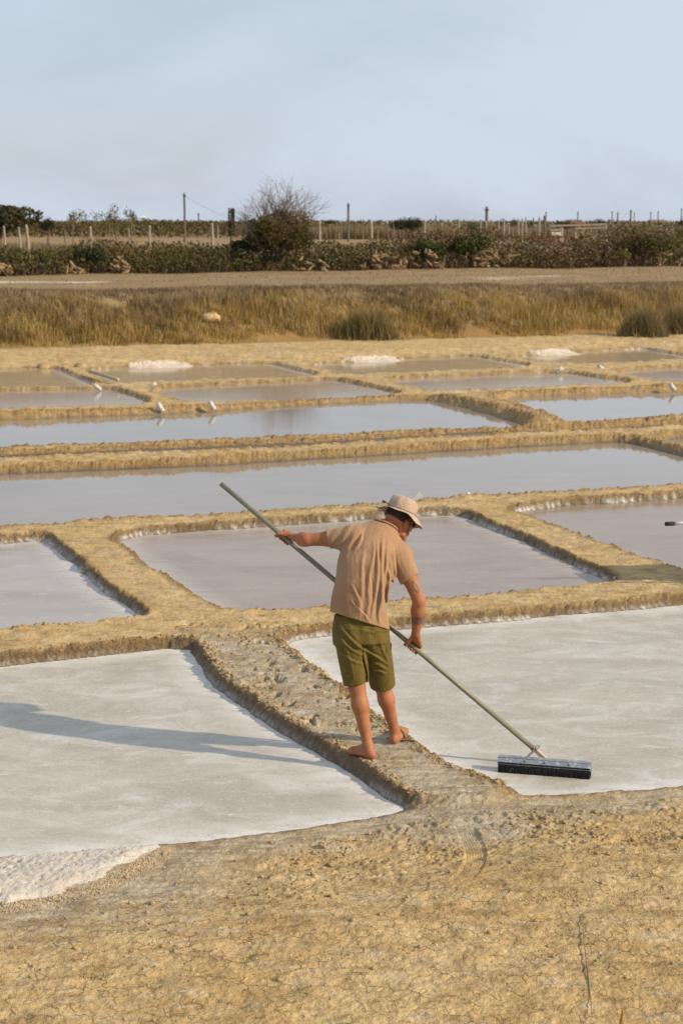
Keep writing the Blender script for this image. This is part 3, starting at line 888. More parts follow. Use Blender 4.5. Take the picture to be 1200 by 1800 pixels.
# ------------------------------------------------------------------ clothes
def cloth_mat(name, a, b, rough=.85, sheen=.15):
    t = NT(name); p = t.pos()
    n1 = t.noise(p, 9, 4, .6); n2 = t.noise(p, 420, 2, .5); n3 = t.noise(t.scaled(p, 1, 1, .35), 40, 4, .6)
    c = t.mix(t.mapr(n1, .3, .7), a, b)
    c = t.mix(t.math('MULTIPLY', t.mapr(t.noise(p, 5, 5, .65, .6), .54, .70), .30), c, tuple(min(1, x * 1.28) for x in b))
    c = t.mix(t.math('MULTIPLY', t.mapr(n2, .5, .8), .25), c, tuple(x * .8 for x in a))
    h = t.math('ADD', t.math('MULTIPLY', n2, .0006), t.math('MULTIPLY', n3, .008))
    m = t.out(c, rough, t.bump(h, 1.0), .15)
    t.b.inputs['Sheen Weight'].default_value = sheen
    return m
M_SHIRT = cloth_mat('tan_cotton', (.288, .168, .092), (.338, .203, .116))
M_SHORT = cloth_mat('olive_cotton', (.100, .072, .014), (.126, .092, .020), .7, .05)
M_HAT = cloth_mat('sand_canvas', (.365, .268, .195), (.415, .310, .230))

S = [at(632, 1112, YY_(10.83)), at(632, 1090, YY_(10.83)), at(631, 1062, YY_(10.82)), at(636, 1030, YY_(10.82)), at(645, 992, YY_(10.86)), at(654, 960, YY_(10.91)), at(664, 936, YY_(10.96)), at(671, 922, YY_(10.99))]
T = Field(np.minimum(np.min(S, 0), l_el) - (.06, .24, .06), np.maximum(np.max(S, 0), r_el) + (.08, .22, .08), .0045)
T.loft(S, [.200, .198, .188, .178, .195, .185, .125, .075], [.150, .148, .136, .130, .142, .132, .100, .070], Ush * .6 + np.array([.4, 0, -.12]), .02)
T.cone(neck0 - (0, 0, .04), l_sh, .062, .072, .045); T.cone(neck0 - (0, 0, .045), r_sh, .062, .073, .045)
l_cuff = l_sh + (l_el - l_sh) * .50; r_cuff = r_sh + (r_el - r_sh) * .53
T.cone(l_sh, l_cuff + (l_el - l_sh) * .2, .074, .062, .04)
T.cone(r_sh, r_cuff + (r_el - r_sh) * .2, .080, .066, .035)
T.cone(l_sh + (.03, 0, -.02), at(640, 985, YY_(10.88)), .085, .11, .04)
sax = unit(S[-1] - S[0]); suu = unit(Ush - sax * (Ush @ sax)); svv = np.cross(suu, sax); Lt = np.linalg.norm(S[-1] - S[0])
FOLDS = [(-.015, .82, .045, .16, .0125, .011), (.015, .86, .095, .14, .0140, .012), (.045, .72, .120, .20, .0110, .010), (-.050, .80, -.005, .30, .0100, .011),
         (.080, .62, .135, .34, .0085, .009), (-.090, .72, -.060, .24, .0075, .013), (.105, .78, .145, .48, .0080, .009), (-.025, .50, .020, .14, .0075, .010),
         (-.14, .93, -.20, .72, .0090, .010), (-.105, .95, -.165, .70, .0080, .009), (-.12, .40, -.03, .16, .0070, .012), (-.10, .26, .02, .12, .0055, .010), (.06, .40, .10, .13, .0075, .009)]
def folds(X, Y, Z):
    x, y, z = X - S[0][0], Y - S[0][1], Z - S[0][2]
    u = x * suu[0] + y * suu[1] + z * suu[2]; s = (x * sax[0] + y * sax[1] + z * sax[2]) / Lt
    v = x * svv[0] + y * svv[1] + z * svv[2]
    back = np.where(Y < S[3][1] + .04, 1.0, .5)
    f = np.zeros_like(u)
    for (u0, s0, u1, s1_, A_, w_) in FOLDS:
        k = np.clip((s - s1_) / (s0 - s1_), -.3, 1.3)
        q = u - (u1 + (u0 - u1) * k) - .010 * np.sin(k * 5 + u0 * 60)
        e = sstep(-.12, .15, k) * sstep(1.15, .8, k)
        ww = w_ * (1.25 - .45 * k)
        f += A_ * e * (np.exp(-(q / ww) ** 2) - .65 * np.exp(-((q - 1.7 * ww) / (1.1 * ww)) ** 2))
    d = s * Lt + u * .9
    f += .0022 * np.sin(d * 95 + 2 * np.sin(u * 40)) * np.exp(-((u - .14) / .045) ** 2) * np.exp(-((s - .52) / .16) ** 2)
    f += .0055 * np.sin((u * .9 - s * Lt * .35) * 120 + 2.2 * np.sin(s * 9)) * sstep(-.11, -.19, u) * sstep(.58, .8, s)
    f += .0035 * np.sin(u * 26 + 1.2 + 6 * s) * sstep(.30, .05, s)
    return f * back
T.disp(folds, [S[0], S[-1], l_cuff, r_cuff], .25)
T.cut(l_cuff, unit(l_el - l_sh) + np.array([0, 0, -.15]), .16)
T.cut(r_cuff, unit(r_el - r_sh) + np.array([.1, 0, .1]), .15)
hn = unit(-sax + suu * .0 + np.array([-.10, 0, 0]))
T.cut(S[1] - sax * .004, hn, .34)
# neck opening
T.cut(neck0 + sax * .002 + np.array([.008, .01, 0]), unit(sax + np.array([.25, .35, .1])), .115)
V, Q = T.mesh(); V = relax(V, Q, 1, .35)
shirt = mesh_np('t_shirt', V, Q, M_SHIRT, person, True)
# ribbed collar
mb = MB(); cc = neck0 + np.array([.016, .008, -.019]); nn = unit(sax + np.array([.25, .35, .1])); ca = unit(np.cross(nn, (0, 1, 0))); cb = np.cross(nn, ca)
ring = [cc + ca * .084 * math.cos(a_) + cb * .080 * math.sin(a_) + nn * .006 for a_ in np.linspace(0, 2 * math.pi, 33)]
mb.tube(ring, .0065, 8, False); mb.build('collar', M_SHIRT, shirt, True)

# shorts
T = Field(np.minimum(l_hip, l_knee) - (.17, .22, .08), np.maximum(r_hip, r_knee) + (.15, .2, .20), .0045)
wst = at(631, 1078, YY_(10.83))
T.loft([at(634, 1128, YY_(10.82)), at(632, 1105, YY_(10.82)), wst], [.180, .178, .160], [.128, .128, .108], np.array([1., 0, -.12]), .02)
l_hem = l_hip + (l_knee - l_hip) * .93; r_hem = r_hip + (r_knee - r_hip) * 1.0
l_ext, r_ext = l_hem + (l_knee - l_hip) * .15, r_hem + (r_knee - r_hip) * .15
T.cone(l_hip + (-.005, 0, .02), l_ext + (-.004, 0, 0), .106, .080, .025)
T.cone(r_hip + (-.002, -.01, .02), r_ext + (.002, 0, 0), .108, .083, .025)
T.ell(at(616, 1122, YY_(10.80)) + (0, -.045, 0), ((1, 0, 0), (0, 1, 0), (0, 0, 1)), (.075, .062, .080), .04)
T.ell(at(654, 1126, YY_(10.84)) + (0, -.045, 0), ((1, 0, 0), (0, 1, 0), (0, 0, 1)), (.075, .062, .080), .04)
SF = [((598,1098),(682,1174),.0085,.0085), ((591,1112),(640,1150),.0065,.008), ((590,1136),(638,1163),.0065,.008), ((600,1168),(643,1150),.0060,.007), ((598,1184),(641,1172),.0055,.007),
      ((650,1181),(692,1189),.0060,.007), ((655,1195),(693,1177),.0060,.007), ((608,1097),(662,1107),.0045,.006), ((640,1103),(684,1108),.0045,.006), ((645,1160),(690,1186),.0060,.008),
      ((605,1120),(622,1190),.0040,.010), ((668,1120),(684,1180),.0045,.009), ((637,1138),(643,1198),-.0130,.007)]
SF = [(at(*a_, l_hip[1])[[0, 2]], at(*b_, l_hip[1])[[0, 2]], A_, w_) for a_, b_, A_, w_ in SF]
def sfold(X, Y, Z):
    f = np.zeros_like(X)
    for a_, b_, A_, w_ in SF:
        e = b_ - a_; L_ = np.hypot(*e); tx_, tz_ = e / L_
        k = ((X - a_[0]) * tx_ + (Z - a_[1]) * tz_) / L_
        q = -(X - a_[0]) * tz_ + (Z - a_[1]) * tx_ + .006 * np.sin(k * 6 + a_[0] * 50)
        en = sstep(-.1, .2, k) * sstep(1.1, .8, k)
        f += A_ * en * (np.exp(-(q / w_) ** 2) - .6 * np.exp(-((q - 1.7 * w_) / w_) ** 2))
    f += .0020 * np.sin(X * 75 + Z * 30)
    return f * np.where(Y < l_hip[1] + .05, 1, .3)
T.disp(sfold, [l_hip, r_hip, l_hem, r_hem], .2)
T.cut(l_hem, unit(l_knee - l_hip) + np.array([.05, 0, .0]), .135); T.cut(r_hem, unit(r_knee - r_hip) + np.array([-.05, 0, 0]), .135)
V, Q = T.mesh(); V = relax(V, Q, 1, .35)
shorts = mesh_np('shorts', V, Q, M_SHORT, person, True)
mb = MB()
pk = at(686, 1130, YY_(10.80)); mb.tube([pk, pk + (.004, 0, -.012), pk + (.002, 0, -.05)], [.004, .004, .003], 6)
mb.build('pocket_zip', simple_mat('dark_trim', (.03, .03, .02), (.05, .05, .03)), shorts)

# hair at the nape
T = Field(head_c - .19, head_c + .19, .0045)
T.ell(sk - h_fw * .006 - h_up * .004, (h_fw, h_rt, h_up), (.103, .083, .110), .004)
T.cut(sk + h_fw * .012, h_fw - h_up * .35, .19); T.cut(sk - h_up * .036, -h_up - h_fw * .35, .19)
V, Q = T.mesh()
t = NT('dark_hair'); p = t.pos(); nz = t.noise(p, 260, 3)
hair = mesh_np('hair', V, Q, t.out(t.mix(nz, (.012, .009, .006), (.045, .032, .022)), .55, t.bump(nz, .004), .3), person, True)

# sunglasses
mb = MB()
M_LENS = simple_mat('dark_lens', (.010, .011, .012), (.02, .02, .022), 20, .12, spec=.6)
M_FRAME = simple_mat('black_plastic', (.012, .012, .012), (.02, .02, .02), 20, .4)
for s_ in (-1, 1):
    c0 = head_c + h_fw * .106 + h_up * .010 + h_rt * .034 * s_
    n_ = unit(h_fw + h_rt * .35 * s_); a_ = unit(np.cross(h_up, n_)); vs = []; N = 16
    for rr_, dp in ((1.0, -.004), (1.0, .0), (.6, .004), (0.05, .005)):
        for k_ in range(N):
            th = 2 * math.pi * k_ / N
            vs.append(c0 + a_ * .031 * rr_ * math.copysign(abs(math.cos(th)) ** .8, math.cos(th)) + h_up * .022 * rr_ * math.sin(th) + n_ * dp)
    fs = [(r * N + k_, r * N + (k_ + 1) % N, r * N + N + (k_ + 1) % N, r * N + N + k_) for r in range(3) for k_ in range(N)] + [tuple(range(N - 1, -1, -1)), tuple(range(3 * N, 4 * N))]
    mb.add(vs, fs)
glasses = mb.build('sunglasses', M_LENS, person, True)
for s_ in (-1, 1):
    mb = MB()
    mb.tube([head_c + h_fw * .092 + h_up * .020 + h_rt * .066 * s_, head_c + h_fw * .05 + h_up * .018 + h_rt * .084 * s_, head_c - h_fw * .012 + h_up * .014 + h_rt * .088 * s_], [.005, .0045, .004], 6)
    mb.build('temple', M_FRAME, glasses)
mb = MB(); mb.tube([head_c + h_fw * .112 + h_up * .022 - h_rt * .012, head_c + h_fw * .116 + h_up * .022, head_c + h_fw * .112 + h_up * .022 + h_rt * .012], .004, 6)
mb.build('bridge', M_FRAME, glasses)

# sun hat
hc = head_c + h_up * .070 - h_fw * .004
hu = unit(h_up + h_fw * .10); hfw = unit(h_fw - hu * (h_fw @ hu)); hrt = np.cross(hfw, hu)
NA = 72
def hat_ring(r, z, front=1.10, wob=0):
    o = []
    for k_ in range(NA):
        a_ = 2 * math.pi * k_ / NA
        zz = z(a_) if callable(z) else z
        rr_ = r + wob * (math.sin(5 * a_ + 1 + z * 50 if not callable(z) else 0) * .5 + math.sin(9 * a_ + 2.3) * .5)
        o.append(hc + hfw * rr_ * front * math.cos(a_) + hrt * rr_ * math.sin(a_) + hu * zz)
    return o
def loft_rings(rings, name, mat, parent, closed_top=False, solid=0):
    vs = [v for r in rings for v in r]; n = len(rings)
    fs = [(i * NA + k_, i * NA + (k_ + 1) % NA, i * NA + NA + (k_ + 1) % NA, i * NA + NA + k_) for i in range(n - 1) for k_ in range(NA)]
    if closed_top: fs.append(tuple(range((n - 1) * NA, n * NA)))
    return mesh_np(name, np.array(vs), fs, mat, parent, True)
crown = loft_rings([hat_ring(.0915, -.006), hat_ring(.0930, .010, wob=.0015), hat_ring(.0945, .028, wob=.004), hat_ring(.0925, .046, wob=.0045), hat_ring(.0885, .062, wob=.003),
                    hat_ring(.0840, .074, wob=.001), hat_ring(.0775, .082), hat_ring(.060, .0895, wob=.002), hat_ring(.034, .0925), hat_ring(.006, .0935)], 'sun_hat', M_HAT, person, True)
def brim_z(fr):
    def z(a_):
        front = .5 + .5 * math.cos(a_); sd = abs(math.sin(a_))
        return -.004 - fr * (.016 + .050 * front ** 2 * fr + .010 * sd) + fr * (.010 * math.sin(3 * a_ + .8) + .005 * math.sin(7 * a_))
    return z
rings = [hat_ring(.0905 + .072 * f_, brim_z(f_), 1.07) for f_ in (0, .25, .5, .75, .97, 1.0)]
low = [[v - hu * .0032 for v in r] for r in rings[::-1]]
loft_rings(rings + low, 'brim', M_HAT, crown)
mb = MB(); mb.tube([hc + hfw * .0945 * 1.1 * math.cos(a_) + hrt * .0945 * math.sin(a_) + hu * .004 for a_ in np.linspace(0, 2 * math.pi, 49)], .0028, 6, False)
mb.build('hat_seam', M_HAT, crown, True)
mb = MB(); kb = hc - hfw * .10 + hu * .006 - hrt * .03
mb.tube([kb, kb - hfw * .03 + hu * .004, kb - hfw * .052 - hu * .002], [.003, .003, .003], 6)
mb.box(kb - hfw * .050 + hu * .002, hfw, hrt, hu, .010, .008, .007, .002)
mb.build('cord_toggle', M_FRAME, crown)
mb = MB(); ce = head_c + h_rt * .088 + h_up * .06 + h_fw * .01; cn = head_c + h_fw * .052 - h_up * .118
mb.tube([ce, head_c + h_rt * .092 + h_fw * .015, head_c + h_rt * .072 + h_fw * .035 - h_up * .06, head_c + h_rt * .035 + h_fw * .05 - h_up * .108, cn], .0024, 6)
mb.build('chin_cord', M_FRAME, crown)

# ------------------------------------------------------------------ the broom
bl, br = G(873, 1357, 0.0), G(1037, 1370, 0.0)
ba = unit(br - bl); bn_ = np.array([-ba[1], ba[0], 0]); bm = .5 * (bl + br); bL = np.linalg.norm(br - bl) * .5; zu = np.array([0, 0, 1.])
broom = thing('salt_broom', bm + bn_ * .04, 'long-handled broom with black bristle head lying in the right pan', 'broom')
t = NT('grey_green_pole'); p = t.pos(); n1 = t.noise(p, 12, 4); n2 = t.noise(p, 90, 3)
M_POLE = t.out(t.mix(t.mapr(n1, .3, .7), (.150, .150, .095), (.205, .195, .130)), .42, t.bump(n2, .002), .4)
M_WOOD = simple_mat('raw_wood', (.55, .38, .22), (.62, .45, .28), 30, .7, .002)
t = NT('salt_stained_steel'); p = t.pos(); n1 = t.noise(p, 22, 5, .65); n2 = t.noise(p, 130, 3)
sg = t.math('MULTIPLY', t.mapr(t.math('ADD', t.math('MULTIPLY', n1, .6), t.math('MULTIPLY', n2, .4)), .52, .64), .85)
M_STEEL = t.out(t.mix(sg, (.34, .35, .37), (.70, .70, .69)), t.math('ADD', .38, t.math('MULTIPLY', sg, .4)), t.bump(n2, .002), .5, t.math('SUBTRACT', .75, t.math('MULTIPLY', sg, .75)))
t = NT('black_bristle'); p = t.pos(); n2 = t.noise(t.scaled(p, 1, 1, .2), 260, 3); n3 = t.noise(p, 150, 2)
M_BRIS = t.out(t.mix(t.mapr(n3, .70, .76), (.010, .010, .011), (.5, .5, .5)), .7, t.bump(n2, .006), .2)
mb = MB(); mb.tube([pole_t, pole_t + (pole_b - pole_t) * .33, pole_t + (pole_b - pole_t) * .66, pole_b], [POLE_R * .97, POLE_R, POLE_R, POLE_R * 1.02], 16)
mb.build('pole', M_POLE, broom, True)
# bristle block: rows of tufts packed side by side
mb = MB(); rg = random.Random(5)
mb.box(bm + bn_ * .038 + zu * .056, ba, bn_, zu, bL - .003, .036, .012, .004)
nb = 96
for i in range(nb):
    for j, yy in enumerate((.006, .020, .036, .052, .066)):
        f = -1 + 2 * (i + .5) / nb
        c0 = bm + ba * (f * (bL - .006)) + bn_ * yy
        sp = (yy - .036) * .28 + rg.uniform(-.004, .004)
        sx = rg.uniform(-.004, .004)
        mb.tube([c0 + zu * .052, c0 + bn_ * sp * .5 + ba * sx * .5 + zu * .026, c0 + bn_ * sp + ba * sx + zu * rg.uniform(-.012, .0)], [.0062, .0064, .0055], 5)
bris = mb.build('bristle_head', M_BRIS, broom)
# steel channel over the bristles
mb = MB()
tilt = unit(bn_ * .55 + zu * .83); tn = np.cross(ba, tilt)
mb.box(bm + bn_ * .004 + zu * .056 + tilt * .020, ba, tilt, tn, bL, .022, .0022)
mb.box(bm + bn_ * .058 + zu * .0915, ba, bn_, zu, bL, .024, .0022)
plate = mb.build('metal_plate', M_STEEL, broom)
M_DARK = simple_mat('dark_bolt', (.10, .10, .10), (.18, .17, .16), 60, .5, metal=.6)
for f in (-.42, .0, .52):
    mb = MB(); c0 = bm + ba * bL * f + bn_ * .004 + zu * .060 + tilt * .024 - tn * .003 * np.sign(tn @ np.array([0, 1, 0]))
    mb.tube([c0, c0 - tn * np.sign(tn @ np.array([0, 1., 0])) * .008], [.007, .006], 6); mb.build('bolt', M_DARK, plate)
wb = at(962, 1338, bm[1] + .065)
mb = MB(); wd = unit(wb - pole_b); sd = unit(np.cross(wd, (0, 1, 0)))
mb.box(.5 * (wb + pole_b) - wd * .012, wd, sd, np.cross(wd, sd), .5 * np.linalg.norm(wb - pole_b) + .030, .013, .013, .003)
mb.build('wooden_socket', M_WOOD, broom)
b0, b1 = at(921, 1336, bm[1] + .06), at(946, 1311, bm[1] + .055)
mb = MB(); bd = unit(b1 - b0); bs = unit(np.cross(bd, (0, 1, 0)))
mb.box(.5 * (b0 + b1) - bd * .02, bd, bs, (0, 1, 0), np.linalg.norm(b1 - b0) * .5 - .02, .008, .0022)
lp = [b1 + bd * (.022 * math.cos(a_)) + bs * (.009 * math.sin(a_)) - bd * .018 for a_ in np.linspace(0, 2 * math.pi, 21)]
mb.tube(lp, .0036, 6, False)
mb.build('brace', M_STEEL, broom)
mb = MB(); cl = pole_b + (pole_t - pole_b) * .008
mb.tube([cl + q_ * .008 + pw * 0, cl - q_ * .008], POLE_R * 1.22, 14); mb.build('clamp', M_DARK, broom); mb = MB(); cb_ = b1 - bd * .03
mb.tube([cb_ - (0, .03, 0), cb_ + (0, .02, 0)], .006, 6)
mb.build('pin', M_DARK, broom)
# ------------------------------------------------------------------ plants: shared tools
def tz(x, y): return terrain(np.asarray(x, float), np.asarray(y, float))
def leaf_mat(name, rough=.75, trans=.25):
    t = NT(name); colr = t.attr('col')[0]
    t.out(colr, rough, None, .2)
    tr = t.new('ShaderNodeBsdfTranslucent'); t.l.new(colr, tr.inputs['Color'])
    mx = t.new('ShaderNodeMixShader'); mx.inputs[0].default_value = trans
    t.l.new(t.b.outputs[0], mx.inputs[1]); t.l.new(tr.outputs[0], mx.inputs[2])
    t.l.new(mx.outputs[0], t.n['Material Output'].inputs['Surface'])
    return t.m
M_LEAF = leaf_mat('leaves'); M_BLADE = leaf_mat('grass_blades', .8, .3)
M_BARK = simple_mat('grey_brown_bark', (.105, .075, .052), (.165, .125, .090), 25, .9, .01)
def rand_unit(n):
    v = RNG.normal(size=(n, 3)); return v / np.linalg.norm(v, axis=1)[:, None]
def leaf_quads(P, size, col):
    """small folded leaf faces at points P"""
    n = len(P); size = np.broadcast_to(size, n)[:, None]
    a = rand_unit(n); b = np.cross(a, rand_unit(n)); b /= np.linalg.norm(b, axis=1)[:, None] + 1e-9
    V = np.stack([P - a * size * .5, P + b * size * .34, P + a * size * .5, P - b * size * .34], 1).reshape(-1, 3)
    return V, np.arange(n * 4).reshape(-1, 4), np.repeat(col, 4, 0)
def blades(base, h, lean, width, col):
    n = len(base); th = RNG.uniform(0, 2 * np.pi, n); ph = RNG.uniform(0, 2 * np.pi, n)
    w = np.stack([np.cos(th), np.sin(th), np.zeros(n)], 1) * (np.broadcast_to(width, n) * .5)[:, None]
    d = np.stack([np.cos(ph), np.sin(ph), np.zeros(n)], 1) * lean[:, None]
    up = np.zeros((n, 3)); up[:, 2] = h
    m = base + up * .55 + d * .3
    V = np.stack([base - w, base + w, m + w * .75, m - w * .75, base + up + d + w * .12, base + up + d - w * .12], 1).reshape(-1, 3)
    k = np.arange(n)[:, None] * 6
    F = np.concatenate([k + np.array([[0, 1, 2, 3]]), k + np.array([[3, 2, 4, 5]])])
    return V, F, np.repeat(col, 6, 0)
def merge(parts):
    V, F, C, n = [], [], [], 0
    for v, f, c in parts:
        V.append(v); F.append(f + n); C.append(c); n += len(v)
    return np.concatenate(V), np.concatenate(F), np.concatenate(C)
def pick(cols, w):
    """choose colours by weight index array in 0..1 with jitter"""
    cols = np.array(cols); i = np.clip((w * len(cols)).astype(int), 0, len(cols) - 1)
    c = cols[i] * RNG.uniform(.75, 1.25, (len(w), 1)) * RNG.uniform(.94, 1.06, (len(w), 3))
    return c

# ------------------------------------------------------------------ grassy bank behind the pans
n = 16000
x = RNG.uniform(-24, 24, n); b = RNG.beta(1.25, 1.15, n) * 4.6 - .35
y = BANK_Y + BANK_M * x + b
dens = fbm(x, y, .9, 4, 51) + .75 * sstep(.0, 1.0, b) - .40
keep = dens > -.36; x, y, b, dens = x[keep], y[keep], b[keep], dens[keep]
tuft = fbm(x, y * 1.5, .55, 4, 61); tone = fbm(x, y * 2.2, .8, 4, 71)
par = []
for j in range(9):
    jx, jy = x + RNG.normal(0, .08, len(x)), y + RNG.normal(0, .08, len(x))
    P = np.stack([jx, jy, tz(jx, jy) - .02], 1)
    hgt = (.09 + .20 * np.exp(-((b - 1.5) / 1.0) ** 2)) * RNG.uniform(.4, 1.45, len(x)) * (1 + .55 * tuft)
    w = np.clip(.5 + .75 * tone + RNG.normal(0, .17, len(x)), 0, .999)
    lowc = pick([(.150, .096, .044), (.215, .160, .052), (.355, .238, .074), (.430, .292, .096), (.285, .212, .068), (.480, .350, .155)], w)
    topc = pick([(.118, .082, .055), (.180, .128, .076), (.222, .160, .098), (.280, .205, .118), (.200, .150, .070), (.345, .260, .155)], w)
    f = sstep(1.3, 2.8, b + .6 * tuft)[:, None]
    par.append(blades(P, hgt, RNG.uniform(.03, .45, len(x)) * hgt, .017, lowc * (1 - f) + topc * f))
V, F, C = merge(par)
tag(mesh_np('bank_grass', V, F, M_BLADE, None, False, {'col': C}), 'golden and grey-brown dry grass covering the bank behind the pans', 'grass', kind='stuff')
# short turf on the plateau
n = 9000
x = RNG.uniform(-26, 28, n); y = BANK_Y + BANK_M * x + 3.4 + RNG.uniform(0, 22, n) ** 1.0
P = np.stack([x, y, tz(x, y) - .01], 1)
C = pick([(.22, .150, .070), (.26, .185, .092), (.20, .155, .062), (.29, .215, .115)], RNG.uniform(0, 1, n))
V, F, C = blades(P, RNG.uniform(.02, .08, n), RNG.uniform(.02, .10, n), .03, C)
tag(mesh_np('plateau_turf', V, F, M_BLADE, None, False, {'col': C}), 'short dry turf on the flat ground before the hedge', 'grass', kind='stuff')
# three big tussocks standing on the bank
def tussock(px, py, wpx, hpx, label, cols, nn=2000):
    c = G(px, py, .25); Y = c[1]; sc = Y / FPX; W, H = wpx * sc * .5, hpx * sc
    c[2] = gz(c[0], c[1])
    o = thing('grass_tussock', c, label, 'tussock', 'large tussocks on the bank')
    x = c[0] + RNG.normal(0, .45, nn) * W; y = c[1] + RNG.normal(0, .35, nn) * W * .7
    P = np.stack([x, y, tz(x, y) - .03], 1)
    e = np.sqrt(np.clip(1 - ((x - c[0]) / (W * 1.25)) ** 2, .08, 1))
    h = H * e * RNG.uniform(.35, 1.08, nn)
    V, F, C = blades(P, h, RNG.uniform(.08, .55, nn) * h, .015, pick(cols, RNG.uniform(0, 1, nn)))
    tag(mesh_np('blades', V, F, M_BLADE, o, False, {'col': C}), kind='stuff')
    nn //= 6
    x = c[0] + RNG.normal(0, .5, nn) * W; y = c[1] - .1 + RNG.normal(0, .3, nn) * W
    V, F, C = blades(np.stack([x, y, tz(x, y) - .02], 1), RNG.uniform(.1, .25, nn) * H, RNG.uniform(.05, .2, nn), .03, pick([(.23, .165, .08), (.16, .12, .06)], RNG.uniform(0, 1, nn)))
    tag(mesh_np('dead_skirt', V, F, M_BLADE, o, False, {'col': C}), kind='stuff')
grn = [(.125, .108, .042), (.190, .150, .056), (.270, .195, .075), (.150, .125, .055)]
tussock(645, 594, 100, 56, 'dark green rounded tussock at the middle of the bank foot', grn)
tussock(1130, 588, 80, 54, 'grey-green tussock with straw tips right on the bank foot', [(.20, .165, .085), (.27, .20, .085), (.15, .13, .065)])
tussock(1195, 584, 80, 56, 'tall golden grey tussock at the right edge of the bank', [(.24, .18, .085), (.29, .205, .08), (.16, .135, .065)])

# ------------------------------------------------------------------ hedge of scrub along the far side of the plateau
def hedge_y(x): return 70.5 + .47 * x
hp = np.array([(-300,436),(0,437),(60,441),(120,437),(160,424),(200,420),(260,425),(330,430),(400,432),(450,425),(520,420),(560,426),(620,428),(680,421),(720,412),(800,405),(860,403),(900,410),(950,413),(1000,417),(1040,422),(1075,408),(1100,400),(1140,398),(1170,408),(1190,414),(1500,408)], float)
def hedge_top(x, Y):
    px = 600 + FPX * x / (Y * 1.0)
    py = np.interp(px, hp[:, 0], hp[:, 1])
    return CAM_H - Y * np.tan(PITCH - np.arctan((900 - py) / FPX))
n = 90000
x = RNG.uniform(-27, 34, n); dep = RNG.beta(1.2, 1.6, n) * 3.0
y = hedge_y(x) + dep + .5 * fbm(x, x * 0, .5, 2, 5)
g0 = tz(x, y); top = hedge_top(x, hedge_y(x) + 1.5) - g0
clump = fbm(x, y, 1.1, 3, 91); lump = fbm(x, y, 2.6, 2, 92)
front = sstep(0, 1.3, dep)
hmax = top * (.38 + .62 * front) * (1 + .22 * clump + .10 * lump)
t_ = RNG.uniform(0, 1, n) ** .75
z = g0 + hmax * t_
green = np.clip(.28 + 1.4 * fbm(x, y, .22, 3, 97) + .8 * (t_ - .45), 0, 1)
w = np.clip(.5 + .5 * lump + RNG.normal(0, .2, n), 0, .999)
cg = pick([(.032, .044, .013), (.058, .069, .018), (.100, .094, .026), (.140, .092, .029), (.046, .055, .017)], w)
cb = pick([(.082, .053, .029), (.140, .086, .042), (.230, .138, .060), (.110, .078, .047), (.195, .138, .080)], w)
C = np.where((RNG.uniform(0, 1, n) < green)[:, None], cg, cb)
keep = (lump + .6 * clump) > -.52
V, F, C2 = leaf_quads(np.stack([x, y, z], 1)[keep], RNG.uniform(.07, .15, keep.sum()), C[keep])
# upright dead stems in front
n = 9000
xs_ = RNG.uniform(-27, 34, n); ds = RNG.uniform(-.25, 1.6, n); ys_ = hedge_y(xs_) + ds
P = np.stack([xs_, ys_, tz(xs_, ys_) - .02], 1)
hh = np.minimum(1.1, hedge_top(xs_, hedge_y(xs_) + 1.5) - P[:, 2]) * RNG.uniform(.25, .95, n) * (.5 + .5 * sstep(-.2, .8, ds))
parts = [(V, F, C2), blades(P, hh, RNG.uniform(.05, .4, n), .022, pick([(.050, .034, .023), (.085, .060, .038), (.120, .085, .050), (.070, .044, .022)], RNG.uniform(0, 1, n)))]
V, F, C = merge(parts)
tag(mesh_np('scrub_hedge', V, F, M_LEAF, None, False, {'col': C}), 'tangled low hedge of brown and green scrub along the far track', 'hedge', kind='stuff')

# piles of pale uprooted stumps lying in the hedge
M_STUMP = simple_mat('pale_dead_wood', (.20, .128, .062), (.32, .220, .120), 6, .9, .03, 20)
def stump_pile(px, py, wpx, hpx, label, nch, seed):
    rg = random.Random(seed)
    Y0 = hedge_y((px - 600) / FPX * 71); c = at(px, py, Y0 - .35); c[2] = gz(c[0], c[1]); s_ = Y0 / FPX
    o = thing('stump_pile', c, label, 'stump pile', 'pale stump piles along the hedge')
    W, H = wpx * s_ * .5, hpx * s_
    for i in range(int(nch * 1.7)):
        u_ = rg.uniform(-1, 1); v_ = rg.uniform(0, 1) * math.sqrt(max(.05, 1 - u_ * u_))
        p0 = c + np.array([u_ * W, rg.uniform(-.25, .35), v_ * H * .85 + .05])
        d = unit((rg.uniform(-1, 1), rg.uniform(-.5, .5), rg.uniform(-.6, 1)))
        L = rg.uniform(.08, .24); r = rg.uniform(.025, .065)
        e = unit(np.cross(d, (rg.random(), rg.random(), rg.random())))
        mb = MB(); pts_ = [p0 - d * L, p0 - d * L * .3 + e * rg.uniform(-.04, .04), p0 + d * L * .4 + e * rg.uniform(-.05, .05), p0 + d * L]
        mb.tube(pts_, [r * rg.uniform(.3, .7), r, r * rg.uniform(.7, 1.1), r * rg.uniform(.2, .6)], 7)
        v_a = np.array(mb.v); v_a += RNG.normal(0, .012, v_a.shape); mb.v = [tuple(q) for q in v_a]
        mb.build('stump', M_STUMP, o)
stump_pile(8, 458, 26, 26, 'pale stump pile cut by the left edge of the hedge', 8, 1)
stump_pile(128, 474, 34, 18, 'low pale stump pile left of the larger pale heap', 7, 2)
stump_pile(208, 478, 38, 30, 'rounded pale stump pile at the left part of the hedge foot', 14, 3)
stump_pile(545, 474, 60, 26, 'scattered pale stumps right of the bare-topped bush', 9, 4)
stump_pile(672, 466, 66, 32, 'long pale stump pile in the middle of the hedge', 16, 5)
stump_pile(742, 474, 76, 36, 'tallest pale stump pile, right of the long one', 18, 6)
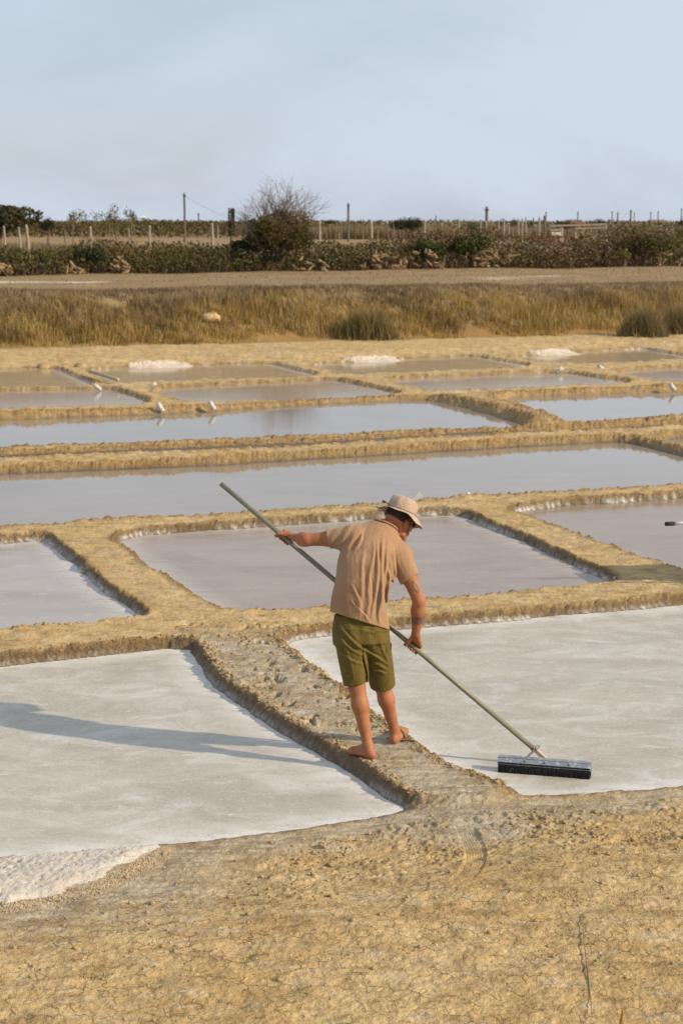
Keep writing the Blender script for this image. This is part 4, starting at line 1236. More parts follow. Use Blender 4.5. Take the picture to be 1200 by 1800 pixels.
stump_pile(868, 472, 70, 36, 'pale stump pile below the green shrubs right of centre', 15, 7)
stump_pile(1178, 460, 44, 30, 'pale stump pile near the right edge of the hedge', 9, 8)

# ------------------------------------------------------------------ shrubs and trees one can tell apart
def crown_cloud(c, rx, ry, rz, n, size, cols, seed, lumps=14, flat=0.0, hollow=.35):
    rg = np.random.default_rng(seed)
    d = rg.normal(size=(lumps, 3)); d /= np.linalg.norm(d, axis=1)[:, None]; d[:, 2] = np.abs(d[:, 2]) * .9 - .25
    lc = d * rg.uniform(.35, .78, (lumps, 1)); lr = rg.uniform(.28, .48, lumps)
    i = rg.integers(0, lumps, n)
    q = rg.normal(size=(n, 3)); q /= np.linalg.norm(q, axis=1)[:, None]
    q = lc[i] + q * (lr[i] * rg.uniform(hollow, 1.05, n) ** .6)[:, None]
    P = np.asarray(c) + q * np.array([rx, ry, rz])
    w = np.clip(.5 + .35 * np.sin(i * 12.9) + rg.normal(0, .16, n), 0, .999)
    return leaf_quads(P, rg.uniform(.7, 1.3, n) * size, pick(cols, w))
DARK = [(.014, .022, .009), (.024, .034, .012), (.038, .046, .016), (.030, .038, .016)]
def tree(name, px, top, halfw, Y, label, cols=DARK, n=1500, group='trees on the skyline', base=None, lift=.30):
    x = (px - 600) / FPX * Y * 1.014; s_ = Y * 1.0 / FPX
    g = gz(x, Y) if base is None else base
    zt = at(px, top, Y)[2]; H = zt - g; W = halfw * s_
    o = thing(name, (x, Y, g), label, 'tree', group)
    c = np.array([x, Y, g + H * (.5 + lift * .30)])
    V, F, C = crown_cloud(c, W, W * .9, H * (.5 - lift * .30), n, max(.10, W * .085), cols, int(px) + 7, hollow=.5)
    mesh_np('crown', V, F, M_LEAF, o, False, {'col': C})
    mb = MB(); rg = random.Random(int(px))
    tk = [np.array([x, Y, g]), np.array([x + .05 * W, Y, g + H * .3]), np.array([x + .02 * W, Y, g + H * .62])]
    mb.tube(tk, [.06 * W + .04, .05 * W + .03, .02 * W + .01], 7)
    mb.build('trunk', M_BARK, o)
    for k_ in range(4):
        a_ = rg.uniform(0, 6.28); mb = MB()
        mb.tube([tk[1], tk[1] + np.array([math.cos(a_) * W * .35, math.sin(a_) * W * .35, H * .22]), tk[1] + np.array([math.cos(a_) * W * .6, math.sin(a_) * W * .6, H * .36])], [.03 * W + .015, .02 * W + .01, .008 * W], 5)
        mb.build('limb', M_BARK, o)
    return o
MIXD = [(.030, .038, .016), (.050, .052, .020), (.085, .060, .025), (.040, .048, .022)]
tree('evergreen_tree', 12, 345, 82, 118, 'large dark evergreen tree filling the left edge of the skyline', MIXD, 5200, lift=.05)
tree('evergreen_tree', 98, 379, 20, 140, 'small dark tree just right of the large left-edge tree')
tree('evergreen_tree', 715, 375, 33, 150, 'broad dark dome-shaped tree right of centre on the skyline', DARK, 2000)
tree('evergreen_tree', 985, 381, 20, 190, 'dark rounded tree behind the wooden rail')
tree('evergreen_tree', 1041, 380, 14, 260, 'small dark tree between the rail and the pole row', DARK, 800)
tree('evergreen_tree', 1184, 376, 14, 200, 'dark rounded tree near the right edge of the skyline', DARK, 900)
tree('evergreen_tree', 874, 382, 9, 260, 'tiny dark tree just right of the tall right-hand pole', DARK, 500)
tree('evergreen_tree', 894, 379, 8, 260, 'tiny round-topped tree, middle of three beside the post cluster', DARK, 500)
tree('evergreen_tree', 920, 381, 9, 250, 'tiny dark tree behind the post cluster', DARK, 500)
tree('evergreen_tree', 341, 385, 9, 280, 'tiny dark tree close right of the tall left pole', DARK, 450)
tree('evergreen_tree', 366, 384, 10, 280, 'tiny dark tree between the left pole and the ivy post', DARK, 450)
tree('evergreen_tree', 580, 383, 19, 250, 'low dark tree just right of the bare-topped bush', DARK, 900)
tree('bright_shrub', 826, 382, 15, 105, 'yellow-green round shrub behind the fence right of centre', [(.085, .095, .028), (.115, .115, .036), (.070, .080, .025)], 900, 'shrubs behind the fence')
tree('bright_shrub', 1190, 392, 24, 120, 'pale green shrub at the right edge under the dark tree', [(.095, .100, .040), (.120, .115, .045)], 900, 'shrubs behind the fence')
GRN = [(.026, .040, .010), (.044, .060, .014), (.066, .072, .018), (.085, .064, .020)]
def shrub(px, top, halfw, label, cols, n, dy=.8):
    x = (px - 600) / FPX * 71; Y = hedge_y(x) + dy; x = (px - 600) / FPX * Y * 1.014
    tree('hedge_shrub', px, top, halfw, Y, label, cols, n, 'green shrubs standing in the hedge', None, .12)
shrub(820, 402, 55, 'broad green shrub in the hedge right of centre', GRN, 2600)
shrub(738, 412, 45, 'low dark green shrub left of the broad green one', [(.030, .044, .014), (.050, .066, .018), (.075, .080, .022)], 1800)
shrub(1118, 396, 52, 'tall green-brown shrub in the hedge at the right', [(.045, .052, .016), (.070, .072, .022), (.110, .078, .030)], 2600)
shrub(1085, 432, 14, 'small yellow-green bush low in front of the right shrub', [(.14, .13, .03), (.18, .16, .035)], 500, -.2)
shrub(170, 428, 32, 'dark green bush in the hedge left of centre', [(.028, .040, .014), (.045, .058, .018)], 1300)

# the bush with bare twigs above its leaves
Yb = hedge_y(-2.9) + .6; bx = (486 - 600) / FPX * Yb; bg = gz(bx, Yb)
bush = thing('bare_topped_bush', (bx, Yb, bg), 'tall bush with rust-green leaves below and bare grey twigs above', 'bush')
rg = random.Random(77); s_ = Yb / FPX
mbT, mbB = MB(), MB()
def grow(p, d, L, r, depth, mb):
    steps = 3; pts_ = [p]; q = d
    for i in range(steps):
        q = unit(q + np.array([rg.gauss(0, .16), rg.gauss(0, .16), rg.gauss(.03, .12)])); pts_.append(pts_[-1] + q * L / steps)
    mb.tube(pts_, [r, r * .8, r * .65, r * .5], 5 if depth < 2 else 4, depth < 1)
    if depth >= 4: return
    for k_ in range(4 if depth < 2 else 3):
        i = rg.choice((1, 2, 3, 3)); nd = unit(q + np.array([rg.gauss(0, .55), rg.gauss(0, .5), rg.gauss(.08, .35)]))
        grow(pts_[i], nd, L * rg.uniform(.58, .82), r * .55, depth + 1, mb)
base = np.array([bx, Yb, bg])
stems = []
for a_, tl, L in ((-.42, .95, 1.25), (-.25, 1.0, 1.45), (-.08, 1.0, 1.6), (.10, 1.0, 1.55), (.28, .95, 1.3), (.02, 1.0, 1.5), (-.62, .75, 1.15), (.45, .8, 1.1), (-.35, .95, 1.4), (-.15, 1.0, 1.55), (.18, 1.0, 1.5), (-.5, .9, 1.25)):
    mb = MB(); grow(base + np.array([a_ * .3, rg.uniform(-.15, .15), 0]), unit((a_, rg.uniform(-.2, .2), tl)), L * 1.02, .040, 0, mb)
    mb.build('stem', M_BARK, bush)
par = [crown_cloud(at(492, 406, Yb) + (0, 0, 0), 60 * s_, 52 * s_, 52 * s_, 6200, .10, [(.050, .056, .018), (.090, .084, .024), (.160, .104, .032), (.210, .125, .038), (.105, .096, .030)], 5, 16, hollow=.3),
       crown_cloud(at(446, 430, Yb), 42 * s_, 38 * s_, 27 * s_, 1900, .10, [(.024, .032, .012), (.040, .046, .015)], 6, 12, hollow=.4),
       crown_cloud(at(524, 424, Yb), 40 * s_, 38 * s_, 32 * s_, 1800, .10, [(.060, .052, .018), (.100, .068, .024), (.050, .052, .016)], 8, 12, hollow=.4)]
V, F, C = merge(par); mesh_np('foliage', V, F, M_LEAF, bush, False, {'col': C})

# ivy-grown stump
iy = 100; ip = at(407, 393, iy); ivy = thing('ivy_stump', (ip[0], iy, gz(ip[0], iy)), 'narrow ivy-covered stump standing left of the bare-topped bush', 'stump')
H = at(407, 366, iy)[2] - ORG[ivy][2]
mb = MB(); mb.tube([ORG[ivy], ORG[ivy] + (0, 0, H * .6), ORG[ivy] + (.03, 0, H * .95)], [.11, .09, .06], 7); mb.build('trunk', M_BARK, ivy)
n = 900; t_ = RNG.uniform(.42, 1.0, n); an = RNG.uniform(0, 6.28, n); r_ = .19 * np.sqrt(RNG.uniform(.3, 1.1, n)) * (1 - .3 * (t_ - .5) ** 2)
V, F, C = leaf_quads(np.stack([ip[0] + r_ * np.cos(an), iy + r_ * np.sin(an), ORG[ivy][2] + H * t_], 1), .09, pick(DARK, RNG.uniform(0, 1, n)))
mesh_np('ivy', V, F, M_LEAF, ivy, False, {'col': C})

# tall seeding weeds on the left skyline
wd = thing('tall_weeds', at(180, 420, 108) * (1, 1, 0) + (0, 0, gz(at(180, 420, 108)[0], 108)), 'row of tall seeding weeds rising above the left scrub', 'weeds')
rg = random.Random(3)
for i in range(26):
    px = rg.uniform(122, 236); tp = 386 - rg.random() ** 1.5 * 20 * math.exp(-((px - 185) / 50) ** 2) - 2
    p1 = at(px, tp, 108 + rg.uniform(-1, 1)); p0 = np.array([p1[0] + rg.uniform(-.2, .2), p1[1], gz(p1[0], p1[1])])
    mb = MB(); mb.tube([p0, .5 * (p0 + p1) + (rg.uniform(-.06, .06), 0, 0), p1], [.022, .018, .012], 5)
    st = mb.build('stalk', simple_mat('weed_stalk', (.14, .12, .06), (.2, .16, .08)) if i == 0 else st_m, wd); st_m = st.data.materials[0]
    n = 34; P = p1 + RNG.normal(0, 1, (n, 3)) * (.14, .1, .16)
    V, F, C = leaf_quads(P, .12, pick([(.07, .075, .03), (.11, .10, .045), (.15, .12, .07)], RNG.uniform(0, 1, n)))
    mesh_np('seed_head', V, F, M_LEAF, st, False, {'col': C})

# far scrub belts behind the fence
def belt(Y0, Y1, pxa, pxb, tops, cols, n, size, label, seed, thin=False):
    px = RNG.uniform(pxa, pxb, n); Y = RNG.uniform(Y0, Y1, n); x = (px - 600) / FPX * Y
    g = tz(x, Y)
    zt = CAM_H - Y * np.tan(PITCH - np.arctan((900 - np.interp(px, *zip(*tops))) / FPX))
    c1 = fbm(x, Y, 3.0 / Y * 10, 3, seed)
    H = np.maximum(.25, (zt - g)) * (1 + .18 * c1) * (.72 + .28 * RNG.uniform(0, 1, n))
    w = np.clip(.5 + .7 * c1 + RNG.normal(0, .16, n), 0, .999)
    col = pick(cols, w)
    if thin: V, F, C = blades(np.stack([x, Y, g], 1), H, RNG.uniform(.05, .3, n), size, col)
    else: V, F, C = leaf_quads(np.stack([x, Y, g + H * RNG.uniform(0, 1, n) ** .7], 1), RNG.uniform(.7, 1.3, n) * size, col)
    tag(mesh_np('far_scrub' if not thin else 'far_dry_grass', V, F, M_LEAF, None, False, {'col': C}), label, 'scrub', kind='stuff')
SCR = [(.040, .042, .014), (.075, .060, .022), (.125, .080, .030), (.055, .062, .018), (.105, .088, .034)]
belt(205, 240, -500, 430, [(-500, 386), (60, 388), (140, 387), (230, 385), (330, 387), (430, 391)], SCR, 17000, .34, 'brown and olive scrub belt behind the left fence', 15)
belt(190, 230, 400, 1700, [(400, 393), (560, 392), (700, 393), (800, 391), (900, 393), (1200, 391), (1700, 391)], [(.13, .10, .055), (.17, .125, .07), (.10, .085, .04), (.085, .08, .035)], 15000, .30, 'pale brown scrub belt along the middle and right skyline', 16)
belt(380, 480, -900, 2200, [(-900, 386), (2200, 386)], [(.055, .062, .040), (.075, .075, .045), (.11, .09, .055)], 15000, .62, 'thin line of far scrub on the horizon', 17)
belt(185, 200, 540, 1000, [(540, 398), (600, 394), (760, 396), (1000, 399)], [(.20, .15, .085), (.25, .19, .11), (.16, .12, .07)], 9000, .10, 'tall straw-coloured grass behind the middle fence posts', 18, True)
belt(84, 96, -200, 420, [(-200, 424), (60, 426), (230, 430), (420, 432)], [(.17, .125, .065), (.12, .10, .045), (.22, .16, .085)], 7000, .05, 'straw-coloured grass behind the left fence posts', 19, True)
belt(96, 108, 1000, 1500, [(1000, 412), (1060, 399), (1150, 402), (1500, 402)], SCR, 5000, .16, 'brown scrub around the wooden rail at the right', 20)

# ------------------------------------------------------------------ fence posts
M_POST = simple_mat('weathered_post', (.25, .20, .155), (.36, .30, .235), 8, .9, .01, 30)
M_PDARK = simple_mat('dark_timber', (.10, .085, .072), (.16, .135, .11), 8, .9, .01, 30)
def post_mesh(mb, p0, p1, r, seed, n=8):
    rg = random.Random(seed); L = p1 - p0; m = [p0 + L * f + np.array([rg.uniform(-.012, .012), rg.uniform(-.01, .01), 0]) for f in (0, .3, .65)]
    mb.tube(m + [p0 + L * .97, p1], [r * 1.05, r * 1.0, r * .97, r * .93, r * .72], n)
ORD = ['first', 'second', 'third', 'fourth', 'fifth', 'sixth', 'seventh', 'eighth', 'ninth', 'tenth', 'eleventh', 'twelfth', 'thirteenth', 'fourteenth', 'fifteenth', 'sixteenth', 'seventeenth', 'eighteenth']
POSTS = [  # px at foot, px at top, top, Y, radius, label
 (19, 15, 397, 80, .075, 'pale fence post at the left edge, leaning slightly left'),
 (46, 41, 399, 77, .070, 'pale fence post just left of the leaning thick one at the left'),
 (60, 54, 395, 75, .095, 'thick pale fence post leaning left, third from the left edge'),
 (123, 120, 404, 82, .050, 'thin brownish stake left of the upright pale post'),
 (167, 165, 398, 77, .095, 'thick upright pale post below the tall weeds'),
 (232, 232, 402, 105, .060, 'slim far stake between two pale posts on the left'),
 (268, 268, 396, 80, .085, 'pale upright fence post below the small white tower'),
 (377, 376, 392, 80, .090, 'pale fence post nearest left of the bare-topped bush'),
 (386, 386, 396, 105, .055, 'thin grey far stake just left of the bare-topped bush'),
 (563, 562, 388, 92, .095, 'pale fence post nearest right of the bare-topped bush'),
 (653, 651, 389, 88, .105, 'pale leaning fence post right of the distant pole in the middle'),
 (691, 690, 393, 100, .055, 'short dark stake below the dome-shaped tree'),
 (745, 744, 387, 98, .090, 'pale fence post at the right end of the dome-shaped tree'),
 (803, 803, 387, 108, .080, 'pale fence post left of the yellow-green shrub'),
 (841, 841, 386, 118, .085, 'pale post just right of the yellow-green shrub'),
 (850, 850, 388, 124, .075, 'short pale post just left of the tall right-hand pole'),
 (860, 860, 387, 122, .070, 'short pale post just right of the tall right-hand pole'),
 (872, 872, 388, 120, .085, 'short pale post, left member of the post cluster'),
 (881, 881, 384, 116, .100, 'thick pale post in the post cluster, taller than its left neighbour'),
 (890, 890, 390, 124, .060, 'slim short post in the middle of the post cluster'),
 (906, 906, 384, 118, .075, 'slim pale post left of a close pair in the cluster'),
 (913, 913, 384, 116, .085, 'pale post, right one of a close pair in the cluster'),
 (920, 919, 382, 116, .080, 'tall pale post in the cluster just behind the close pair'),
 (932, 932, 382, 114, .065, 'slim dark-tipped post right of the close pair'),
 (943, 942, 382, 112, .100, 'thick pale post second from the right end of the cluster'),
 (952, 951, 379, 110, .110, 'tall grey-brown post at the right end of the cluster'),
]
for i, (fx, tx, tp, Y, r, lab) in enumerate(POSTS):
    p1 = at(tx, tp, Y); x0 = (fx - 600) / FPX * Y; p0 = np.array([x0, Y, gz(x0, Y) - .05])
    p1[0] = p0[0] + (tx - fx) / FPX * Y
    o = thing('fence_post', p0, lab, 'post', 'posts of the far fences')
    r *= .68; mb = MB(); post_mesh(mb, p0, p1, r, i); mb.build('stake', M_PDARK if 'dark' in lab or 'brown' in lab else M_POST, o, False)
    mb = MB(); sp = p0 + (p1 - p0) * .9; mb.tube([sp + (0, -r * .9, 0), sp + (0, -r * 1.25, .03), sp + (0, -r * .9, .06)], .012, 5); mb.build('staple', M_DARK, o)

POLES = [  # px, top, Y, r, label
 (324, 339, 160, .10, 'tall timber pole on the left skyline'),
 (349, 374, 230, .09, 'short timber pole right of the tall left pole'),
 (612, 357, 170, .11, 'tall timber pole near the middle of the skyline'),
 (855, 363, 130, .11, 'tall timber pole right of the yellow-green shrub'),
 (959, 372, 240, .08, 'thin pole just right of the post cluster'),
 (1015, 372, 260, .09, 'thin pole between the dark tree and the small dark tree'),
 (1075, 371, 300, .09, 'leftmost thin pole of the far pole row at the right'),
 (1085, 373, 300, .12, 'stout pole second in the far pole row at the right'),
 (1108, 369, 290, .14, 'tallest stout pole of the far pole row at the right'),
 (1114, 373, 320, .08, 'thin pole just right of the tallest far pole'),
 (1143, 372, 320, .09, 'thin pole left of the pair near the right edge'),
 (1156, 371, 310, .09, 'thin pole near the right edge, left of the dark rounded tree'),
 (1197, 366, 280, .09, 'thin pole at the right edge of the skyline'),
 (766, 378, 260, .06, 'very thin pole right of the dome-shaped tree'),
]
for i, (px, tp, Y, r, lab) in enumerate(POLES):
    p1 = at(px, tp, Y); p0 = np.array([p1[0], Y, gz(p1[0], Y) - .1])
    o = thing('utility_pole', p0, lab, 'pole', 'poles on the skyline')
    mb = MB(); post_mesh(mb, p0, p1, r, 40 + i); mb.build('mast', M_PDARK, o)
    mb = MB(); cp = p1 - (0, 0, .25); mb.box(cp, (1, 0, 0), (0, 1, 0), (0, 0, 1), r * 1.5, r * 1.4, .05); mb.build('cap_bracket', M_PDARK, o)
    if i == 0:
        e = at(404, 384, 175); mid = .5 * (cp + e) - (0, 0, .12)
        mb = MB(); mb.tube([cp, .5 * (cp + mid) - (0, 0, .05), mid, .5 * (mid + e) - (0, 0, .05), e], .014, 5); mb.build('cable', M_DARK, o)

# wooden rail and gate
ry = 112; rail = thing('wooden_rail', (at(1005, 410, ry)[0], ry, gz(at(1005, 410, ry)[0], ry)), 'low weathered wooden rail fence right of the post cluster', 'fence')
for px in (968, 984, 987, 1010, 1048, 1064):
    p0 = at(px, 412, ry); p0[2] = gz(p0[0], ry); p1 = at(px, 396, ry)
    mb = MB(); post_mesh(mb, p0, p1, .10 if px in (984, 987) else .07, px); mb.build('post', M_POST, rail)
for a_, b_, r0 in (((966, 397), (1066, 394), .06), ((966, 405), (986, 404), .05), ((1010, 402), (1066, 400), .05)):
    mb = MB(); mb.box(.5 * (at(*a_, ry - .12) + at(*b_, ry - .12)), at(*b_, ry) - at(*a_, ry), (0, 1, 0), (0, 0, 1), .5 * np.linalg.norm(at(*b_, ry) - at(*a_, ry)), .03, r0); mb.build('rail', M_POST, rail)
mb = MB(); mb.box(at(976, 411, ry - .3), (1, 0, 0), (0, 1, 0), (0, 0, 1), .30, .25, .10, .02)
tag(mb.build('pale_block', simple_mat('pale_concrete', (.5, .47, .42), (.6, .56, .5)), None, base=at(976, 414, ry - .3)), 'pale flat block under the left end of the wooden rail', 'block')

# far houses
M_WALLW = simple_mat('white_render', (.66, .64, .60), (.74, .72, .68)); M_TILE = simple_mat('red_tile', (.20, .105, .070), (.27, .14, .09), 2)
def house(px, py0, top, Y, w, label, roof, tower=False):
    c = at(px, py0, Y); g = gz(c[0], Y); zt = at(px, top, Y)[2]; o = thing('tower_house' if tower else 'house', (c[0], Y, g), label, 'house')
    H = zt - g; wh = H * (.86 if tower else .62)
    mb = MB(); mb.box((c[0], Y, g + wh / 2), (1, 0, 0), (0, 1, 0), (0, 0, 1), w / 2, w / 2 * .8, wh / 2); wl_ = mb.build('wall', M_WALLW, o)
    a, b_, e = w / 2 + .25, w / 2 * .8 + .25, .15
    mb = MB(); z0 = g + wh
    if tower: mb.add([(c[0] - a, Y - b_, z0), (c[0] + a, Y - b_, z0), (c[0] + a, Y + b_, z0), (c[0] - a, Y + b_, z0), (c[0], Y, zt)], [(0, 1, 4), (1, 2, 4), (2, 3, 4), (3, 0, 4), (3, 2, 1, 0)])
    else: mb.add([(c[0] - a, Y - b_, z0), (c[0] + a, Y - b_, z0), (c[0] + a, Y + b_, z0), (c[0] - a, Y + b_, z0), (c[0] - a, Y, zt), (c[0] + a, Y, zt)], [(0, 1, 5, 4), (2, 3, 4, 5), (0, 4, 3), (1, 2, 5), (3, 2, 1, 0)])
    mb.build('roof', roof, o)
    mb = MB(); mb.box((c[0], Y - w * .4 - .03, g + wh * .6), (1, 0, 0), (0, 1, 0), (0, 0, 1), w * .12, .04, .5); mb.build('window', M_LENS, o)
house(253, 400, 379, 420, 1.1, 'small white tower on the far left skyline', M_WALLW, True)
house(1008, 395, 386, 430, 3.4, 'far house with orange-red roof behind the wooden rail', M_TILE)
house(1152, 395, 386, 460, 3.6, 'far house with red roof among the right-hand poles', M_TILE)

# ------------------------------------------------------------------ salt heaps at the far pans
def salt_mat(name, a, b, brown, amt):
    t = NT(name); p = t.pos(); n1 = t.noise(p, 3, 4, .6); n2 = t.noise(p, 110, 3, .7); n3 = t.noise(p, 260, 2, .6)
    c = t.mix(t.mapr(n2, .35, .65), a, b); c = t.mix(t.math('MULTIPLY', t.mapr(n1, .5, .72), amt), c, brown)
    c = t.mix(t.math('MULTIPLY', t.mapr(n3, .62, .75), .5), c, brown)
    h = t.math('ADD', t.math('MULTIPLY', n2, .008), t.math('MULTIPLY', n3, .004))
    return t.out(c, .75, t.bump(h, 1.0), .35)
M_SALT = salt_mat('coarse_salt', (.50, .42, .32), (.60, .53, .44), (.42, .30, .18), .8)
def heap(pxl, pxr, base, top, label, seed, skew=.0):
    l, r = G(pxl, base + 1, .06), G(pxr, base - 1, .06); c = .5 * (l + r); W = .5 * np.linalg.norm(r - l); ax = unit(r - l); pr = np.array([-ax[1], ax[0], 0])
    Hh = (base - top) * c[1] / FPX * .36; D = .45
    u_, v_ = np.meshgrid(np.linspace(-1, 1, 61), np.linspace(-1, 1, 31), indexing='ij')
    X = c[0] + ax[0] * u_ * W + pr[0] * v_ * D + pr[0] * .5; Y = c[1] + ax[1] * u_ * W + pr[1] * v_ * D + pr[1] * .5
    us_ = u_ + skew * (1 - u_ * u_)
    rr_ = np.clip(1 - np.abs(us_) ** 2.2 - v_ ** 2 * 1.0, 0, 1)
    Z = Hh * rr_ ** .5 * (1 + .38 * fbm(X, Y, 2.4, 4, seed)) + .015 * fbm(X, Y, 12, 2, seed + 1) * (rr_ > 0) - .03 * (rr_ <= 0) + tz(X, Y)
    ii = np.arange(u_.size).reshape(u_.shape)
    q = np.stack([ii[:-1, :-1], ii[1:, :-1], ii[1:, 1:], ii[:-1, 1:]], -1).reshape(-1, 4)
    tag(mesh_np('salt_heap', np.stack([X, Y, Z], -1).reshape(-1, 3), q, M_SALT, None, True, None, (c[0], c[1], .1)), label, 'salt heap', 'salt heaps by the far pans')
heap(226, 350, 644, 630, 'brownish white salt heap at the left beside the far pans', 1, .15)
heap(603, 718, 634, 619, 'white salt heap in the middle beside the far pans', 2, -.2)
heap(938, 1042, 622, 607, 'white salt heap at the right beside the far pans', 3, -.2)

# the raked-up salt at the near left corner
sp = np.array([G(a, b, .03)[:2] for a, b in ((-450,1545),(0,1504),(80,1497),(150,1491),(220,1485),(270,1481),(294,1486),(286,1496),(262,1506),(236,1524),(205,1536),(185,1552),(140,1565),(110,1580),(60,1590),(20,1604),(0,1606),(-450,1690))])
lo, hi = sp.min(0) - .06, sp.max(0) + .06; lo[0] = max(lo[0], -3.3)
gx, gy = np.arange(lo[0], hi[0], .011), np.arange(lo[1], hi[1], .014)
gX, gY = np.meshgrid(gx, gy, indexing='ij'); d = poly_sd(sp, gX, gY) + .02 * fbm(gX, gY, 9, 2, 4) + .012 * fbm(gX, gY, 34, 2, 6)
Z = np.maximum(tz(gX, gY), -.004) - .012 + .040 * sstep(.012, -.10, d) + .012 * fbm(gX, gY, 75, 2, 7) * sstep(.02, -.02, d) + .006 * fbm(gX, gY, 5, 2, 3)
ok = (np.minimum.reduce([d[:-1, :-1], d[1:, :-1], d[1:, 1:], d[:-1, 1:]]) < .012)
ii = np.arange(d.size).reshape(d.shape); q = np.stack([ii[:-1, :-1], ii[1:, :-1], ii[1:, 1:], ii[:-1, 1:]], -1)[ok]
used, inv = np.unique(q, return_inverse=True)
M_SALT2 = salt_mat('raked_salt', (.50, .44, .36), (.66, .62, .56), (.42, .31, .20), .3)
c0 = np.array([sp[:, 0].mean(), sp[:, 1].mean(), .02])
tag(mesh_np('salt_bank', np.stack([gX, gY, Z], -1).reshape(-1, 3)[used], inv.reshape(-1, 4), M_SALT2, None, True, None, c0), 'low bank of coarse white salt at the lower left corner', 'salt bank')

# ------------------------------------------------------------------ outlet pipes
M_PVC = simple_mat('white_pvc', (.45, .44, .40), (.58, .57, .52), 14, .45, .001)
M_PVCT = simple_mat('tan_pvc', (.36, .30, .19), (.46, .39, .26), 14, .5, .001)
def pipe(mouth, back, r, label, mat, n=14):
    o = thing('outlet_pipe', mouth, label, 'pipe', 'outlet pipes in the dikes')
    d = unit(back - mouth); mb = MB()
    a = unit(np.cross(d, (0, 0, 1))); b = np.cross(d, a); vs = []
    for (t0, rr) in ((0, r), (1, r), (1, r * .82), (0, r * .82)):
        for k in range(n):
            an = 2 * math.pi * k / n; vs.append(mouth + (back - mouth) * t0 + rr * (a * math.cos(an) + b * math.sin(an)))
    fs = [(i * n + k, i * n + (k + 1) % n, ((i + 1) % 4) * n + (k + 1) % n, ((i + 1) % 4) * n + k) for i in range(4) for k in range(n)]
    mb.add(vs, fs); mb.build('tube', mat, o, True)
    mb = MB(); cc = mouth + d * .03
    vs = [];
    for (t0, rr) in ((0, r * 1.14), (.035, r * 1.14), (.035, r * 1.005), (0, r * 1.005)):
        for k in range(n):
            an = 2 * math.pi * k / n; vs.append(cc + d * t0 + rr * (a * math.cos(an) + b * math.sin(an)))
    mb.add(vs, fs); mb.build('rim', mat, o, True)
for px, py, z, dv, r_, lab, mt in (
    (287, 724, .05, (-.11, .05, .17), .050, 'white outlet pipe above the pale blue pond, left one of two', M_PVC),
    (378, 721, .05, (-.11, .05, .17), .050, 'white outlet pipe above the pale blue pond, right one of two', M_PVC),
    (1185, 687, .05, (-.10, .05, .16), .052, 'white outlet pipe at the right edge above the right pond', M_PVC),
    (177, 685, .03, (-.14, -.06, .13), .046, 'white outlet pipe at the junction of the left far pans', M_PVC),
    (263, 682, .03, (.15, -.08, .11), .044, 'grey-white outlet pipe right of the left far junction', M_PVC),
    (976, 654, .03, (.16, -.08, .11), .050, 'grey outlet pipe at the right far junction, left one of two', M_PVC),
    (1061, 651, .03, (-.16, -.06, .13), .050, 'white outlet pipe at the right far junction, right one of two', M_PVC),
    (943, 651, .05, (.05, -.04, .05), .040, 'small white pipe stub left of the right far junction', M_PVC),
    (816, 871, .09, (.07, .02, .02), .026, 'tiny white pipe stub on the near shore of the long pond', M_PVC),
    (1077, 1019, .045, (.12, -.02, .012), .034, 'tan pipe mouth at the right corner of the grey pan', M_PVCT)):
    m_ = G(px, py, z); pipe(m_, m_ + np.array(dv) * .92, r_ * .88, lab, mt)
# a slate gate beside the hat
s0 = G(732, 878, .07); mb = MB(); mb.add([s0 + v for v in ((-.09, 0, -.03), (.08, .02, -.03), (.075, .025, .05), (.02, .02, .085), (-.06, .005, .01), (-.09, .03, -.03), (.08, .05, -.03), (.075, .055, .05), (.02, .05, .085), (-.06, .035, .01))],
   [(0, 1, 2, 3, 4), (9, 8, 7, 6, 5), (0, 5, 6, 1), (1, 6, 7, 2), (2, 7, 8, 3), (3, 8, 9, 4), (4, 9, 5, 0)])
tag(mb.build('sluice_slate', simple_mat('pale_slate', (.42, .42, .40), (.52, .52, .50)), None, base=s0), 'small pale triangular sluice slate on the pond shore beside the hat', 'slate')
# pole lying on the far dike
p0, p1 = G(158, 653, .17), G(208, 668, .17); mb = MB(); mb.tube([p0, .5 * (p0 + p1) + (0, 0, .01), p1 - (p1 - p0) * .03, p1], [.038, .042, .042, .03], 8)
tag(mb.build('lying_pole', M_PVCT, None, True, base=p0), 'pale pole lying along the left far dike', 'pole')
# lumps of mud by the far pans and a stone on the bank
def lump(px, py, z, r, label, mat, name, sq=.7):
    Ys = np.linspace(20, 58, 400); hits = [at(px, py, Y_) for Y_ in Ys]; gzs = tz([q[0] for q in hits], [q[1] for q in hits])
    c = hits[next(i for i in range(400) if hits[i][2] <= gzs[i])]; u_, v_ = np.meshgrid(np.linspace(0, 2 * np.pi, 17)[:-1], np.linspace(-.5, 1.35, 9), indexing='ij')
    d = np.stack([np.cos(u_) * np.cos(v_), np.sin(u_) * np.cos(v_), np.sin(v_) * sq], -1)
    rad = r * (1 + .28 * fbm(d[..., 0] * 2 + px, d[..., 1] * 2 + d[..., 2], 1.3, 3, int(px)))
    V = (c + d * rad[..., None]).reshape(-1, 3); ii = np.arange(16 * 9).reshape(16, 9); jj = np.roll(ii, -1, 0)
    q = np.stack([ii[:, :-1], jj[:, :-1], jj[:, 1:], ii[:, 1:]], -1).reshape(-1, 4)
    F_ = [tuple(f) for f in q] + [tuple(ii[:, -1])]
    tag(mesh_np(name, V, F_, mat, None, True, None, c), label, name.split('_')[-1])
M_CLOD = simple_mat('dried_mud', (.28, .195, .095), (.39, .285, .145), 9, .95, .01, 40)
M_STONE = simple_mat('ochre_stone', (.45, .32, .16), (.55, .41, .22), 6, .9, .02, 18)
lump(78, 647, .05, .17, 'brown mud lump left of the lying pole', M_CLOD, 'mud_lump')
